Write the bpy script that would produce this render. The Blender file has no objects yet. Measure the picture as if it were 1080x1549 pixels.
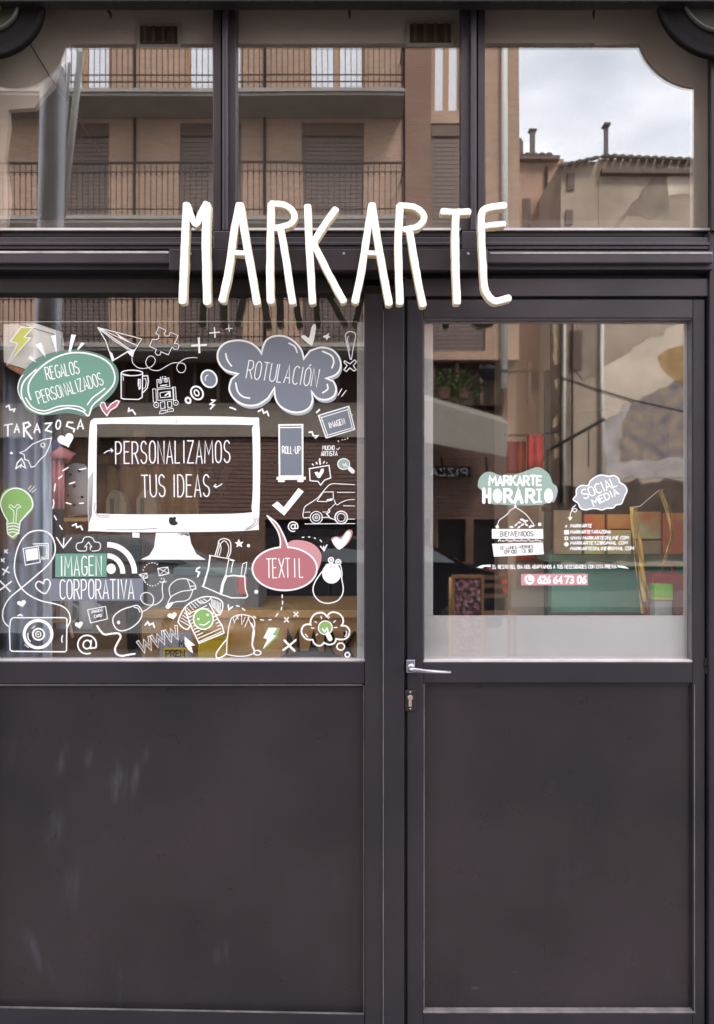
import bpy, bmesh, math, random
from mathutils import Vector, Matrix
from mathutils.geometry import tessellate_polygon
random.seed(7)
scene = bpy.context.scene
COL = scene.collection
PI = math.pi

# ------------------------------------------------------------ camera, sky, sun, exposure
D = 2.6                     # camera to glass plane (y = 0); the street is towards -y
S = 0.0021                  # metres per reference unit on the glass plane
EYE = 1.65
CX, CZ = 540.0, 774.5
cam_d = bpy.data.cameras.new('camera'); cam = bpy.data.objects.new('camera', cam_d); COL.objects.link(cam)
cam.location = (0, -D, EYE); cam.rotation_euler = (math.radians(90), 0, 0)
cam_d.sensor_fit = 'HORIZONTAL'; cam_d.sensor_width = 36; cam_d.lens = 36 * D / (1080 * S)
cam_d.clip_start = 0.02; cam_d.clip_end = 500
scene.camera = cam

SUN_EL, SUN_AZ = math.radians(46), math.radians(28)
world = bpy.data.worlds.new('World'); scene.world = world; world.use_nodes = True
nt = world.node_tree; nt.nodes.clear()
wo = nt.nodes.new('ShaderNodeOutputWorld'); bg = nt.nodes.new('ShaderNodeBackground')
sky = nt.nodes.new('ShaderNodeTexSky'); sky.sky_type = 'NISHITA'; sky.sun_disc = False
sky.sun_elevation = SUN_EL; sky.sun_rotation = SUN_AZ
tc = nt.nodes.new('ShaderNodeTexCoord')
mp = nt.nodes.new('ShaderNodeMapping'); mp.inputs['Scale'].default_value = (1.0, 1.0, 2.6)
nz = nt.nodes.new('ShaderNodeTexNoise'); nz.inputs['Scale'].default_value = 4.6; nz.inputs['Detail'].default_value = 6; nz.inputs['Roughness'].default_value = 0.55
cr = nt.nodes.new('ShaderNodeValToRGB')
cr.color_ramp.elements[0].position = 0.30; cr.color_ramp.elements[0].color = (6.4, 6.6, 7.3, 1)
cr.color_ramp.elements[1].position = 0.66; cr.color_ramp.elements[1].color = (11.8, 11.8, 12.0, 1)
mx = nt.nodes.new('ShaderNodeMix'); mx.data_type = 'RGBA'; mx.inputs[0].default_value = 0.88
nt.links.new(tc.outputs['Generated'], mp.inputs[0]); nt.links.new(mp.outputs[0], nz.inputs['Vector'])
nt.links.new(nz.outputs['Fac'], cr.inputs[0])
nt.links.new(sky.outputs[0], mx.inputs[6]); nt.links.new(cr.outputs[0], mx.inputs[7])
nt.links.new(mx.outputs[2], bg.inputs[0]); bg.inputs[1].default_value = 0.09
nt.links.new(bg.outputs[0], wo.inputs[0])
sl = bpy.data.lights.new('sun', 'SUN'); sl.energy = 1.5; sl.angle = math.radians(14); sl.color = (1.0, 0.96, 0.90)
so = bpy.data.objects.new('sun', sl); COL.objects.link(so)
_d = Vector((math.sin(SUN_AZ) * math.cos(SUN_EL), math.cos(SUN_AZ) * math.cos(SUN_EL), math.sin(SUN_EL)))
so.rotation_euler = (-_d).to_track_quat('-Z', 'Y').to_euler()
scene.view_settings.view_transform = 'Standard'; scene.view_settings.look = 'None'
scene.view_settings.gamma = 1; scene.view_settings.use_curve_mapping = False
scene.view_settings.exposure = 2.35
scene.render.engine = 'CYCLES'
scene.cycles.max_bounces = 10; scene.cycles.glossy_bounces = 5; scene.cycles.transparent_max_bounces = 16

# ------------------------------------------------------------ coordinates
def G(px, py, y=0.0):
    """a point measured on the elevation drawing of the shopfront, at depth y"""
    k = S * (D + y) / D
    return Vector(((px - CX) * k, y, EYE + (CZ - py) * k))
def R(px, py, w):
    """a point across the street, w metres in front of the glass"""
    k = S * (D + w) / D
    return Vector(((px - CX) * k, -w, EYE + (CZ - py) * k))
def lin(c):
    return tuple(((v / 255) / 12.92 if v / 255 <= 0.04045 else ((v / 255 + 0.055) / 1.055) ** 2.4) for v in c)
def A(r, g, b, k=0.85):
    c = lin((r, g, b)); return tuple(min(0.85, v * k) for v in c)

# ------------------------------------------------------------ materials
def mat(name, col, rough=0.5, metal=0.0, spec=0.5, var=0.0, vscale=8, bump=0.0, bscale=60, stretch=(1, 1, 1), col2=None):
    m = bpy.data.materials.new(name); m.use_nodes = True; n = m.node_tree.nodes; l = m.node_tree.links
    b = n['Principled BSDF']; b.inputs['Base Color'].default_value = (*col, 1); b.inputs['Roughness'].default_value = rough
    b.inputs['Metallic'].default_value = metal; b.inputs['Specular IOR Level'].default_value = spec
    if var or bump or col2:
        t = n.new('ShaderNodeTexCoord'); mp = n.new('ShaderNodeMapping'); mp.inputs['Scale'].default_value = stretch
        l.new(t.outputs['Object'], mp.inputs[0])
    if var or col2:
        z = n.new('ShaderNodeTexNoise'); z.inputs['Scale'].default_value = vscale; z.inputs['Detail'].default_value = 6
        l.new(mp.outputs[0], z.inputs['Vector'])
        r = n.new('ShaderNodeValToRGB'); r.color_ramp.elements[0].position = 0.3; r.color_ramp.elements[1].position = 0.7
        c2 = col2 if col2 else tuple(v * (1 + var) for v in col)
        c1 = col if col2 else tuple(v * (1 - var) for v in col)
        r.color_ramp.elements[0].color = (*c1, 1); r.color_ramp.elements[1].color = (*c2, 1)
        l.new(z.outputs['Fac'], r.inputs[0]); l.new(r.outputs[0], b.inputs['Base Color'])
    if bump:
        z = n.new('ShaderNodeTexNoise'); z.inputs['Scale'].default_value = bscale; z.inputs['Detail'].default_value = 4
        l.new(mp.outputs[0], z.inputs['Vector'])
        bp = n.new('ShaderNodeBump'); bp.inputs['Strength'].default_value = bump; bp.inputs['Distance'].default_value = 0.01
        l.new(z.outputs['Fac'], bp.inputs['Height']); l.new(bp.outputs[0], b.inputs['Normal'])
    return m

def paint_mat(name, col, wear=0.06, rough=0.36, smudges=()):
    """dark satin shopfront paint: cloudy tone, dust, vertical rub marks"""
    m = bpy.data.materials.new(name); m.use_nodes = True; n = m.node_tree.nodes; l = m.node_tree.links
    b = n['Principled BSDF']; b.inputs['Specular IOR Level'].default_value = 0.36
    t = n.new('ShaderNodeTexCoord')
    z1 = n.new('ShaderNodeTexNoise'); z1.inputs['Scale'].default_value = 2.1; z1.inputs['Detail'].default_value = 5
    l.new(t.outputs['Object'], z1.inputs['Vector'])
    r1 = n.new('ShaderNodeValToRGB'); r1.color_ramp.elements[0].position = 0.3; r1.color_ramp.elements[1].position = 0.72
    r1.color_ramp.elements[0].color = (*[v * 0.68 for v in col], 1)
    r1.color_ramp.elements[1].color = (col[0] * 1.42, col[1] * 1.28, col[2] * 1.22, 1)
    l.new(z1.outputs['Fac'], r1.inputs[0])
    # rub marks: thin near-vertical streaks gated by a broad mask
    mp = n.new('ShaderNodeMapping'); mp.inputs['Scale'].default_value = (38, 38, 7); mp.inputs['Rotation'].default_value = (0, 0.25, 0)
    l.new(t.outputs['Object'], mp.inputs[0])
    z2 = n.new('ShaderNodeTexNoise'); z2.inputs['Scale'].default_value = 1.0; z2.inputs['Detail'].default_value = 3
    l.new(mp.outputs[0], z2.inputs['Vector'])
    z3 = n.new('ShaderNodeTexNoise'); z3.inputs['Scale'].default_value = 3.4; z3.inputs['Detail'].default_value = 1
    l.new(t.outputs['Object'], z3.inputs['Vector'])
    a = n.new('ShaderNodeMapRange'); a.inputs[1].default_value = 0.60; a.inputs[2].default_value = 0.76; l.new(z2.outputs['Fac'], a.inputs[0])
    g = n.new('ShaderNodeMapRange'); g.inputs[1].default_value = 0.58; g.inputs[2].default_value = 0.72; l.new(z3.outputs['Fac'], g.inputs[0])
    mu = n.new('ShaderNodeMath'); mu.operation = 'MULTIPLY'; l.new(a.outputs[0], mu.inputs[0]); l.new(g.outputs[0], mu.inputs[1])
    mw = n.new('ShaderNodeMath'); mw.operation = 'MULTIPLY'; mw.inputs[1].default_value = wear; l.new(mu.outputs[0], mw.inputs[0])
    for (px, py, rx, ry, lean, amt) in smudges:      # hand smudges with a place of their own
        c = G(px, py); gm = n.new('ShaderNodeMapping'); gm.vector_type = 'TEXTURE'
        gm.inputs['Location'].default_value = c; gm.inputs['Rotation'].default_value = (0, lean, 0); gm.inputs['Scale'].default_value = (rx * S, 0.4, ry * S)
        gr = n.new('ShaderNodeTexGradient'); gr.gradient_type = 'SPHERICAL'; l.new(t.outputs['Object'], gm.inputs[0]); l.new(gm.outputs[0], gr.inputs[0])
        sn = n.new('ShaderNodeMapRange'); sn.inputs[1].default_value = 0.42; sn.inputs[2].default_value = 0.66; l.new(z2.outputs['Fac'], sn.inputs[0])
        ml = n.new('ShaderNodeMath'); ml.operation = 'MULTIPLY'; l.new(gr.outputs['Fac'], ml.inputs[0]); l.new(sn.outputs[0], ml.inputs[1])
        ma = n.new('ShaderNodeMath'); ma.operation = 'MULTIPLY_ADD'; ma.inputs[1].default_value = amt * 0.30; l.new(ml.outputs[0], ma.inputs[0]); l.new(mw.outputs[0], ma.inputs[2]); mw = ma
    mi = n.new('ShaderNodeMix'); mi.data_type = 'RGBA'; mi.inputs[7].default_value = (0.13, 0.14, 0.17, 1)
    l.new(mw.outputs[0], mi.inputs[0]); l.new(r1.outputs[0], mi.inputs[6]); l.new(mi.outputs[2], b.inputs['Base Color'])
    z4 = n.new('ShaderNodeTexNoise'); z4.inputs['Scale'].default_value = 9; z4.inputs['Detail'].default_value = 8
    l.new(t.outputs['Object'], z4.inputs['Vector'])
    rr = n.new('ShaderNodeMapRange'); rr.inputs[3].default_value = rough - 0.07; rr.inputs[4].default_value = rough + 0.14
    l.new(z4.outputs['Fac'], rr.inputs[0]); l.new(rr.outputs[0], b.inputs['Roughness'])
    z5 = n.new('ShaderNodeTexNoise'); z5.inputs['Scale'].default_value = 420; z5.inputs['Detail'].default_value = 2
    z6 = n.new('ShaderNodeTexNoise'); z6.inputs['Scale'].default_value = 5; z6.inputs['Detail'].default_value = 2
    l.new(t.outputs['Object'], z5.inputs['Vector']); l.new(t.outputs['Object'], z6.inputs['Vector'])
    ad = n.new('ShaderNodeMath'); ad.operation = 'MULTIPLY_ADD'; ad.inputs[1].default_value = 6.0
    l.new(z6.outputs['Fac'], ad.inputs[0]); l.new(z5.outputs['Fac'], ad.inputs[2])
    bp = n.new('ShaderNodeBump'); bp.inputs['Strength'].default_value = 0.20; bp.inputs['Distance'].default_value = 0.0012
    l.new(ad.outputs[0], bp.inputs['Height']); l.new(bp.outputs[0], b.inputs['Normal'])
    return m

def glass_mat(name, refl, tint, rough=0.013):
    m = bpy.data.materials.new(name); m.use_nodes = True; n = m.node_tree.nodes; l = m.node_tree.links; n.clear()
    o = n.new('ShaderNodeOutputMaterial'); tr = n.new('ShaderNodeBsdfTransparent'); tr.inputs[0].default_value = (*tint, 1)
    gl = n.new('ShaderNodeBsdfGlossy'); gl.inputs['Roughness'].default_value = rough; gl.inputs[0].default_value = (0.98, 0.98, 1, 1)
    lw = n.new('ShaderNodeLayerWeight'); pw = n.new('ShaderNodeMath'); pw.operation = 'POWER'; pw.inputs[1].default_value = 4.0
    l.new(lw.outputs['Facing'], pw.inputs[0])
    ad = n.new('ShaderNodeMath'); ad.operation = 'MULTIPLY_ADD'; ad.inputs[1].default_value = 0.8; ad.inputs[2].default_value = refl; ad.use_clamp = True
    l.new(pw.outputs[0], ad.inputs[0])
    # faint waviness of old float glass
    t = n.new('ShaderNodeTexCoord'); z = n.new('ShaderNodeTexNoise'); z.inputs['Scale'].default_value = 1.6; z.inputs['Detail'].default_value = 1
    l.new(t.outputs['Object'], z.inputs['Vector'])
    bp = n.new('ShaderNodeBump'); bp.inputs['Strength'].default_value = 0.02; bp.inputs['Distance'].default_value = 0.02
    l.new(z.outputs['Fac'], bp.inputs['Height']); l.new(bp.outputs[0], gl.inputs['Normal'])
    mi = n.new('ShaderNodeMixShader'); l.new(ad.outputs[0], mi.inputs[0]); l.new(tr.outputs[0], mi.inputs[1]); l.new(gl.outputs[0], mi.inputs[2])
    l.new(mi.outputs[0], o.inputs[0]); return m

def brick_mat(name, c1, c2, mortar, scale=1.0):
    m = bpy.data.materials.new(name); m.use_nodes = True; n = m.node_tree.nodes; l = m.node_tree.links
    b = n['Principled BSDF']; b.inputs['Roughness'].default_value = 0.85
    t = n.new('ShaderNodeTexCoord'); sp = n.new('ShaderNodeSeparateXYZ'); cb = n.new('ShaderNodeCombineXYZ')
    l.new(t.outputs['Object'], sp.inputs[0]); l.new(sp.outputs[0], cb.inputs[0]); l.new(sp.outputs[2], cb.inputs[1])
    br = n.new('ShaderNodeTexBrick'); br.inputs['Scale'].default_value = scale
    br.inputs['Brick Width'].default_value = 0.25; br.inputs['Row Height'].default_value = 0.065; br.inputs['Mortar Size'].default_value = 0.008
    br.inputs['Color1'].default_value = (*c1, 1); br.inputs['Color2'].default_value = (*c2, 1); br.inputs['Mortar'].default_value = (*mortar, 1)
    l.new(cb.outputs[0], br.inputs['Vector'])
    z = n.new('ShaderNodeTexNoise'); z.inputs['Scale'].default_value = 0.7; z.inputs['Detail'].default_value = 7; l.new(t.outputs['Object'], z.inputs['Vector'])
    r = n.new('ShaderNodeMapRange'); r.inputs[3].default_value = 0.72; r.inputs[4].default_value = 1.25; l.new(z.outputs['Fac'], r.inputs[0])
    mu = n.new('ShaderNodeMix'); mu.data_type = 'RGBA'; mu.blend_type = 'MULTIPLY'; mu.inputs[0].default_value = 1
    l.new(br.outputs['Color'], mu.inputs[6]); l.new(r.outputs[0], mu.inputs[7]); l.new(mu.outputs[2], b.inputs['Base Color'])
    return m

PAINT = paint_mat('dark_satin_paint', (0.0175, 0.016, 0.023))
BEAMP = paint_mat('grey_satin_beam_paint', (0.034, 0.030, 0.040), 0.05, 0.33)  # frame paint made paler for sky light on the upper parts
PANELPAINT = paint_mat('dark_panel_paint', (0.019, 0.0165, 0.021), 0.05, 0.27, ((97, 1150, 12, 30, .3, .9), (138, 1142, 14, 22, .3, .6), (180, 1182, 18, 42, .15, 1.0), (206, 1176, 9, 34, .15, .8), (88, 1252, 22, 46, .2, .55), (172, 1268, 16, 30, 0, .4), (58, 1440, 14, 56, -.5, .7), (342, 1440, 26, 22, -.6, .45), (500, 1325, 22, 16, .9, .3), (225, 1135, 10, 26, .4, .4), (713, 1490, 26, 3, 0, .8), (775, 1466, 12, 2, 0, .6), (860, 1320, 30, 50, .5, .25), (120, 1330, 30, 60, .2, .3)))
PAINT2 = paint_mat('dark_header_paint', (0.009, 0.007, 0.008), 0.05, 0.45)
BEAD = mat('dusty_bead_paint', (0.10, 0.09, 0.10), 0.4, var=0.3, vscale=14)  # grey mixes dust with painted sky light on the beads
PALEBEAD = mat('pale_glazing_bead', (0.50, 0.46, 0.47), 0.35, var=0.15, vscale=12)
RUBBER = mat('black_rubber_seal', (0.008, 0.008, 0.009), 0.7)
GLASS = glass_mat('window_glass', 0.13, (0.97, 0.98, 0.975))
DGLASS = glass_mat('door_glass', 0.13, (0.97, 0.97, 0.96), 0.021)
FILM = mat('frosted_film', (0.52, 0.515, 0.53), 0.45, var=0.05, vscale=3)
STEEL = mat('brushed_steel', (0.36, 0.35, 0.40), 0.36, metal=1.0, var=0.1, vscale=40)
BRASS = mat('pale_brass', (0.55, 0.45, 0.36), 0.3, metal=0.7)
FOAM = mat('white_painted_foam', (0.80, 0.79, 0.75), 0.55, bump=0.25, bscale=90)
FOAMSIDE = mat('cream_foam_edge', (0.66, 0.57, 0.40), 0.8, bump=0.3, bscale=120)
REVEAL = mat('taupe_render', (0.42, 0.34, 0.29), 0.8, var=0.08, vscale=5, bump=0.2)
VW = mat('white_vinyl', (0.80, 0.80, 0.80), 0.42)
VWS = mat('white_vinyl_thin', (0.74, 0.74, 0.76), 0.42)
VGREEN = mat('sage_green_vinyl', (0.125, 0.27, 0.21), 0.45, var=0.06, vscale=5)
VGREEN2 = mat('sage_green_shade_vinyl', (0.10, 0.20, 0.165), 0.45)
VPALEGREEN = mat('pale_aqua_vinyl', (0.26, 0.37, 0.32), 0.45, var=0.06, vscale=9)
VSLATE = mat('slate_vinyl', (0.155, 0.175, 0.215), 0.45, var=0.05, vscale=5)
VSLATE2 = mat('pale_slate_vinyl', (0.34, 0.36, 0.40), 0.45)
VPINK = mat('dusty_pink_vinyl', (0.38, 0.135, 0.155), 0.45)
VPINK2 = mat('pale_pink_vinyl', (0.50, 0.25, 0.27), 0.45)
VLEAF = mat('leaf_green_vinyl', (0.20, 0.37, 0.115), 0.45)
VLIME = mat('lime_yellow_vinyl', (0.47, 0.47, 0.10), 0.45)
VBLACK = mat('black_print', (0.012, 0.012, 0.016), 0.5)

# ------------------------------------------------------------ mesh helpers
def tag(o, label=None, cat=None, group=None, kind=None):
    if label: o['label'] = label
    if cat: o['category'] = cat
    if group: o['group'] = group
    if kind: o['kind'] = kind
    return o
def link(name, me, m=None, parent=None):
    o = bpy.data.objects.new(name, me); COL.objects.link(o)
    if m is not None and me is not None:
        for x in (m if isinstance(m, (list, tuple)) else [m]): me.materials.append(x)
    if parent is not None:
        o.parent = parent; o.matrix_parent_inverse = parent.matrix_world.inverted()
    return o
def empty(name, loc, label=None, cat=None, group=None):
    o = bpy.data.objects.new(name, None); COL.objects.link(o); o.location = loc
    o.matrix_world = Matrix.Translation(loc)
    return tag(o, label, cat, group)
def finish(bm, name, m, parent=None, smooth=False):
    bmesh.ops.recalc_face_normals(bm, faces=bm.faces)
    me = bpy.data.meshes.new(name); bm.to_mesh(me); bm.free()
    if smooth:
        for p in me.polygons: p.use_smooth = True
    return link(name, me, m, parent)
def abox(bm, x0, x1, y0, y1, z0, z1, bev=0.0, mi=0):
    r = bmesh.ops.create_cube(bm, size=1, matrix=Matrix.Translation(((x0 + x1) / 2, (y0 + y1) / 2, (z0 + z1) / 2)) @ Matrix.Diagonal((abs(x1 - x0), abs(y1 - y0), abs(z1 - z0), 1)))
    fs = {f for v in r['verts'] for f in v.link_faces}
    for f in fs: f.material_index = mi
    if bev:
        es = {e for v in r['verts'] for e in v.link_edges}
        bmesh.ops.bevel(bm, geom=list(es), offset=bev, segments=2, affect='EDGES', profile=0.5)
def pbox(bm, px0, py0, px1, py1, yf, yb, bev=0.0015, mi=0):
    """box whose front face covers the elevation rectangle px0..px1, py0..py1"""
    a = G(px0, py0, yf); b = G(px1, py1, yf)
    abox(bm, min(a.x, b.x), max(a.x, b.x), yf, yb, min(a.z, b.z), max(a.z, b.z), bev, mi)
def part(name, m, parent, *boxes, bev=0.0015):
    r = None
    for b in boxes:
        bm = bmesh.new(); pbox(bm, *b, bev=bev); o = finish(bm, name, m, parent); r = r or o
    return r
def wpart(name, m, parent, *boxes, bev=0.0):
    if name == 'window' or parent is None:
        bm = bmesh.new()
        for b in boxes: abox(bm, *b, bev=bev)
        return finish(bm, name, m, parent)
    r = None
    for b in boxes:
        bm = bmesh.new(); abox(bm, *b, bev=bev); o = finish(bm, name, m, parent); r = r or o
    return r
def tube(bm, pts, r, n=8, closed=False, cap=True):
    pts = [Vector(p) for p in pts]; rings = []
    rr = r if isinstance(r, (list, tuple)) else [r] * len(pts)
    for i, p in enumerate(pts):
        a = pts[max(i - 1, 0)]; b = pts[min(i + 1, len(pts) - 1)]
        t = (b - a).normalized()
        u = t.cross(Vector((0, 0, 1)) if abs(t.z) < 0.9 else Vector((1, 0, 0))).normalized(); v = t.cross(u)
        rings.append([bm.verts.new(p + (u * math.cos(2 * PI * k / n) + v * math.sin(2 * PI * k / n)) * rr[i]) for k in range(n)])
    for i in range(len(rings) - 1):
        for k in range(n): bm.faces.new((rings[i][k], rings[i][(k + 1) % n], rings[i + 1][(k + 1) % n], rings[i + 1][k]))
    if cap: bm.faces.new(rings[0]); bm.faces.new(rings[-1][::-1])
def lathe_y(bm, c, prof, n=32):
    """revolve (radius, y offset) pairs round the y axis through c"""
    rings = []
    for r, dy in prof:
        rings.append([bm.verts.new((c.x + math.cos(2 * PI * k / n) * r, c.y + dy, c.z + math.sin(2 * PI * k / n) * r)) for k in range(n)])
    for i in range(len(rings) - 1):
        for k in range(n): bm.faces.new((rings[i][k], rings[i][(k + 1) % n], rings[i + 1][(k + 1) % n], rings[i + 1][k]))
    bm.faces.new(rings[-1])

# ------------------------------------------------------------ curves, ribbons, fills (flat vinyl)
def smooth_pts(pts, closed=False, n=6):
    P = [Vector((p[0], p[1])) for p in pts]; out = []; N = len(P)
    if N < 3: return P
    for i in range(N if closed else N - 1):
        if closed: p0, p1, p2, p3 = P[i - 1], P[i], P[(i + 1) % N], P[(i + 2) % N]
        else: p0, p1, p2, p3 = P[max(i - 1, 0)], P[i], P[i + 1], P[min(i + 2, N - 1)]
        for k in range(n):
            t = k / n
            out.append(0.5 * ((2 * p1) + (p2 - p0) * t + (2 * p0 - 5 * p1 + 4 * p2 - p3) * t * t + (3 * p1 - p0 - 3 * p2 + p3) * t ** 3))
    if not closed: out.append(P[-1])
    return out
def ell(cx, cy, rx, ry, a0=0, a1=360, n=24, rot=0):
    c, s = math.cos(math.radians(rot)), math.sin(math.radians(rot)); o = []
    for k in range(n + 1):
        a = math.radians(a0 + (a1 - a0) * k / n); x, y = rx * math.cos(a), ry * math.sin(a)
        o.append((cx + x * c - y * s, cy + x * s + y * c))
    return o
def ribbon2d(P, w, closed):
    """left/right offset points of a mitred ribbon; w number or list"""
    Q = [P[0]]
    for p in P[1:]:
        if (p - Q[-1]).length > 1e-4: Q.append(p)
    if closed and (Q[0] - Q[-1]).length < 1e-3: Q.pop()
    N = len(Q); L = []; Rr = []
    for i, p in enumerate(Q):
        if closed: a, b = Q[i - 1], Q[(i + 1) % N]
        else: a, b = Q[max(i - 1, 0)], Q[min(i + 1, N - 1)]
        d1 = (p - a).normalized() if (p - a).length > 0 else (b - p).normalized()
        d2 = (b - p).normalized() if (b - p).length > 0 else d1
        t = d1 + d2
        t = t.normalized() if t.length > 0.15 else d1
        nrm = Vector((-t.y, t.x)); cosh = max(0.5, nrm.dot(Vector((-d1.y, d1.x))))
        ww = w(i / max(1, N - 1)) if callable(w) else w
        L.append(p + nrm * ww / 2 / cosh); Rr.append(p - nrm * ww / 2 / cosh)
    return Q, L, Rr

SPLIT = {'dash', 'ray', 'star', 'flourish', 'cross', 'stripe', 'leaf_sprig', 'icon', 'dot', 'feed_arc', 'print_outline', 'bulb_base', 'bag_mark', 'board', 'blob'}
class Vinyl:
    """one cut-vinyl motif on the glass; coordinates in the frame given by (ox, oy, scale)"""
    LAYER = 0
    def __init__(s, name, label, group=None, fr=(0, 0, 1), cat='window sticker', y=0.0):
        s.name, s.label, s.group, s.cat, s.fr, s.y0 = name, label, group, cat, fr, y
        s.parts = {}; s.order = []; s.k = 0
    def bmof(s, part, m):
        if part in SPLIT:                       # loose marks are parts of their own
            s.n = getattr(s, 'n', 0) + 1; key = (part, m, s.n)
        else: key = (part, m)
        if key not in s.parts: s.parts[key] = bmesh.new(); s.order.append(key)
        return s.parts[key]
    def to(s, p):
        ox, oy, sc = s.fr; return Vector((ox + p[0] / sc, oy + p[1] / sc))
    def depth(s): s.k += 1; return s.y0 - 0.0012 - s.k * 0.00002
    def fill(s, part, m, pts, sm=False, n=5):
        P = [s.to(p) for p in pts]
        if sm: P = smooth_pts(P, True, n)
        y = s.depth(); bm = s.bmof(part, m)
        V = [G(p.x, p.y, y) for p in P]
        vs = [bm.verts.new(v) for v in V]
        for t in tessellate_polygon([[Vector((v.x, v.z, 0)) for v in V]]):
            try: bm.faces.new([vs[i] for i in t])
            except ValueError: pass
        return s
    def line(s, part, m, w, pts, sm=False, closed=False, n=6, cap=True):
        """w in reference units (photo px); pts in frame coordinates"""
        P = [s.to(p) for p in pts]
        if sm: P = smooth_pts(P, closed, n)
        Q, L, Rr = ribbon2d(P, w, closed); y = s.depth(); bm = s.bmof(part, m); N = len(Q)
        yy = lambda i: y - 0.00025 * i / N if not closed else y
        lv = [bm.verts.new(G(p.x, p.y, yy(i))) for i, p in enumerate(L)]; rv = [bm.verts.new(G(p.x, p.y, yy(i))) for i, p in enumerate(Rr)]
        for i in range(N if closed else N - 1):
            j = (i + 1) % N; bm.faces.new((lv[i], lv[j], rv[j], rv[i]))
        if cap and not closed and not callable(w) and w > 1.6:
            for i, sgn in ((0, -1), (N - 1, 1)):
                d = (Q[1] - Q[0]).normalized() if i == 0 else (Q[-1] - Q[-2]).normalized(); d = d * sgn
                nn = Vector((-d.y, d.x)); st = lv[i] if sgn > 0 else rv[i]; en = rv[i] if sgn > 0 else lv[i]
                mid = [bm.verts.new(G(*(Q[i] + (nn * math.cos(a) + d * math.sin(a)) * w / 2), yy(i))) for a in (PI * 0.25, PI * 0.5, PI * 0.75)]
                bm.faces.new([st] + mid + [en])
        return s
    def dot(s, part, m, c, r, ry=None):
        return s.fill(part, m, ell(c[0], c[1], r, ry or r, n=16)[:-1])
    def text(s, part, m, txt, p0, p1, h, w, gap=0.34, shear=0.0, jitter=0.0, sp=0.5):
        """string between baseline points p0 and p1, cap height h (frame units)"""
        p0 = Vector(p0); p1 = Vector(p1); d = (p1 - p0); Lw = d.length; d.normalize(); up = Vector((d.y, -d.x))
        up = (up + d * shear)
        wid = [sp if ch == ' ' else FW.get(ch, 1.0) for ch in txt]
        tot = sum(wid) + gap * (len(txt) - 1); u = Lw / tot; x = 0
        for ch, wc in zip(txt, wid):
            jy = random.uniform(-jitter, jitter) * h; jh = 1 + random.uniform(-jitter, jitter)
            for pl in FONT.get(ch, []):
                pts = [p0 + d * (x + q[0] * wc) * u + up * (q[1] * h * jh + jy) for q in pl]
                s.line(part, m, w, pts)
            x += wc + gap
        return s
    def end(s):
        if len(s.order) == 1:
            pn, m = s.order[0][:2]; bm = s.parts[s.order[0]]
            me = bpy.data.meshes.new(s.name)
            c = sum((v.co for v in bm.verts), Vector()) / len(bm.verts)
            bmesh.ops.translate(bm, verts=bm.verts, vec=-c); bm.to_mesh(me); bm.free()
            o = link(s.name, me, m); o.location = c
            tag(o, s.label, s.cat, s.group); flip(o); return o
        allv = [v.co for k in s.order for v in s.parts[k].verts]
        c = sum(allv, Vector()) / len(allv)
        e = empty(s.name, c, s.label, s.cat, s.group)
        for key in s.order:
            pn, m = key[:2]; bm = s.parts[key]; me = bpy.data.meshes.new(pn); bm.to_mesh(me); bm.free()
            flip(link(pn, me, m, e))
        return e
def flip(o):
    """make every flat face look at the street (-y)"""
    me = o.data; bm = bmesh.new(); bm.from_mesh(me)
    bmesh.ops.reverse_faces(bm, faces=[f for f in bm.faces if f.normal.y > 0]); bm.to_mesh(me); bm.free()

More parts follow.
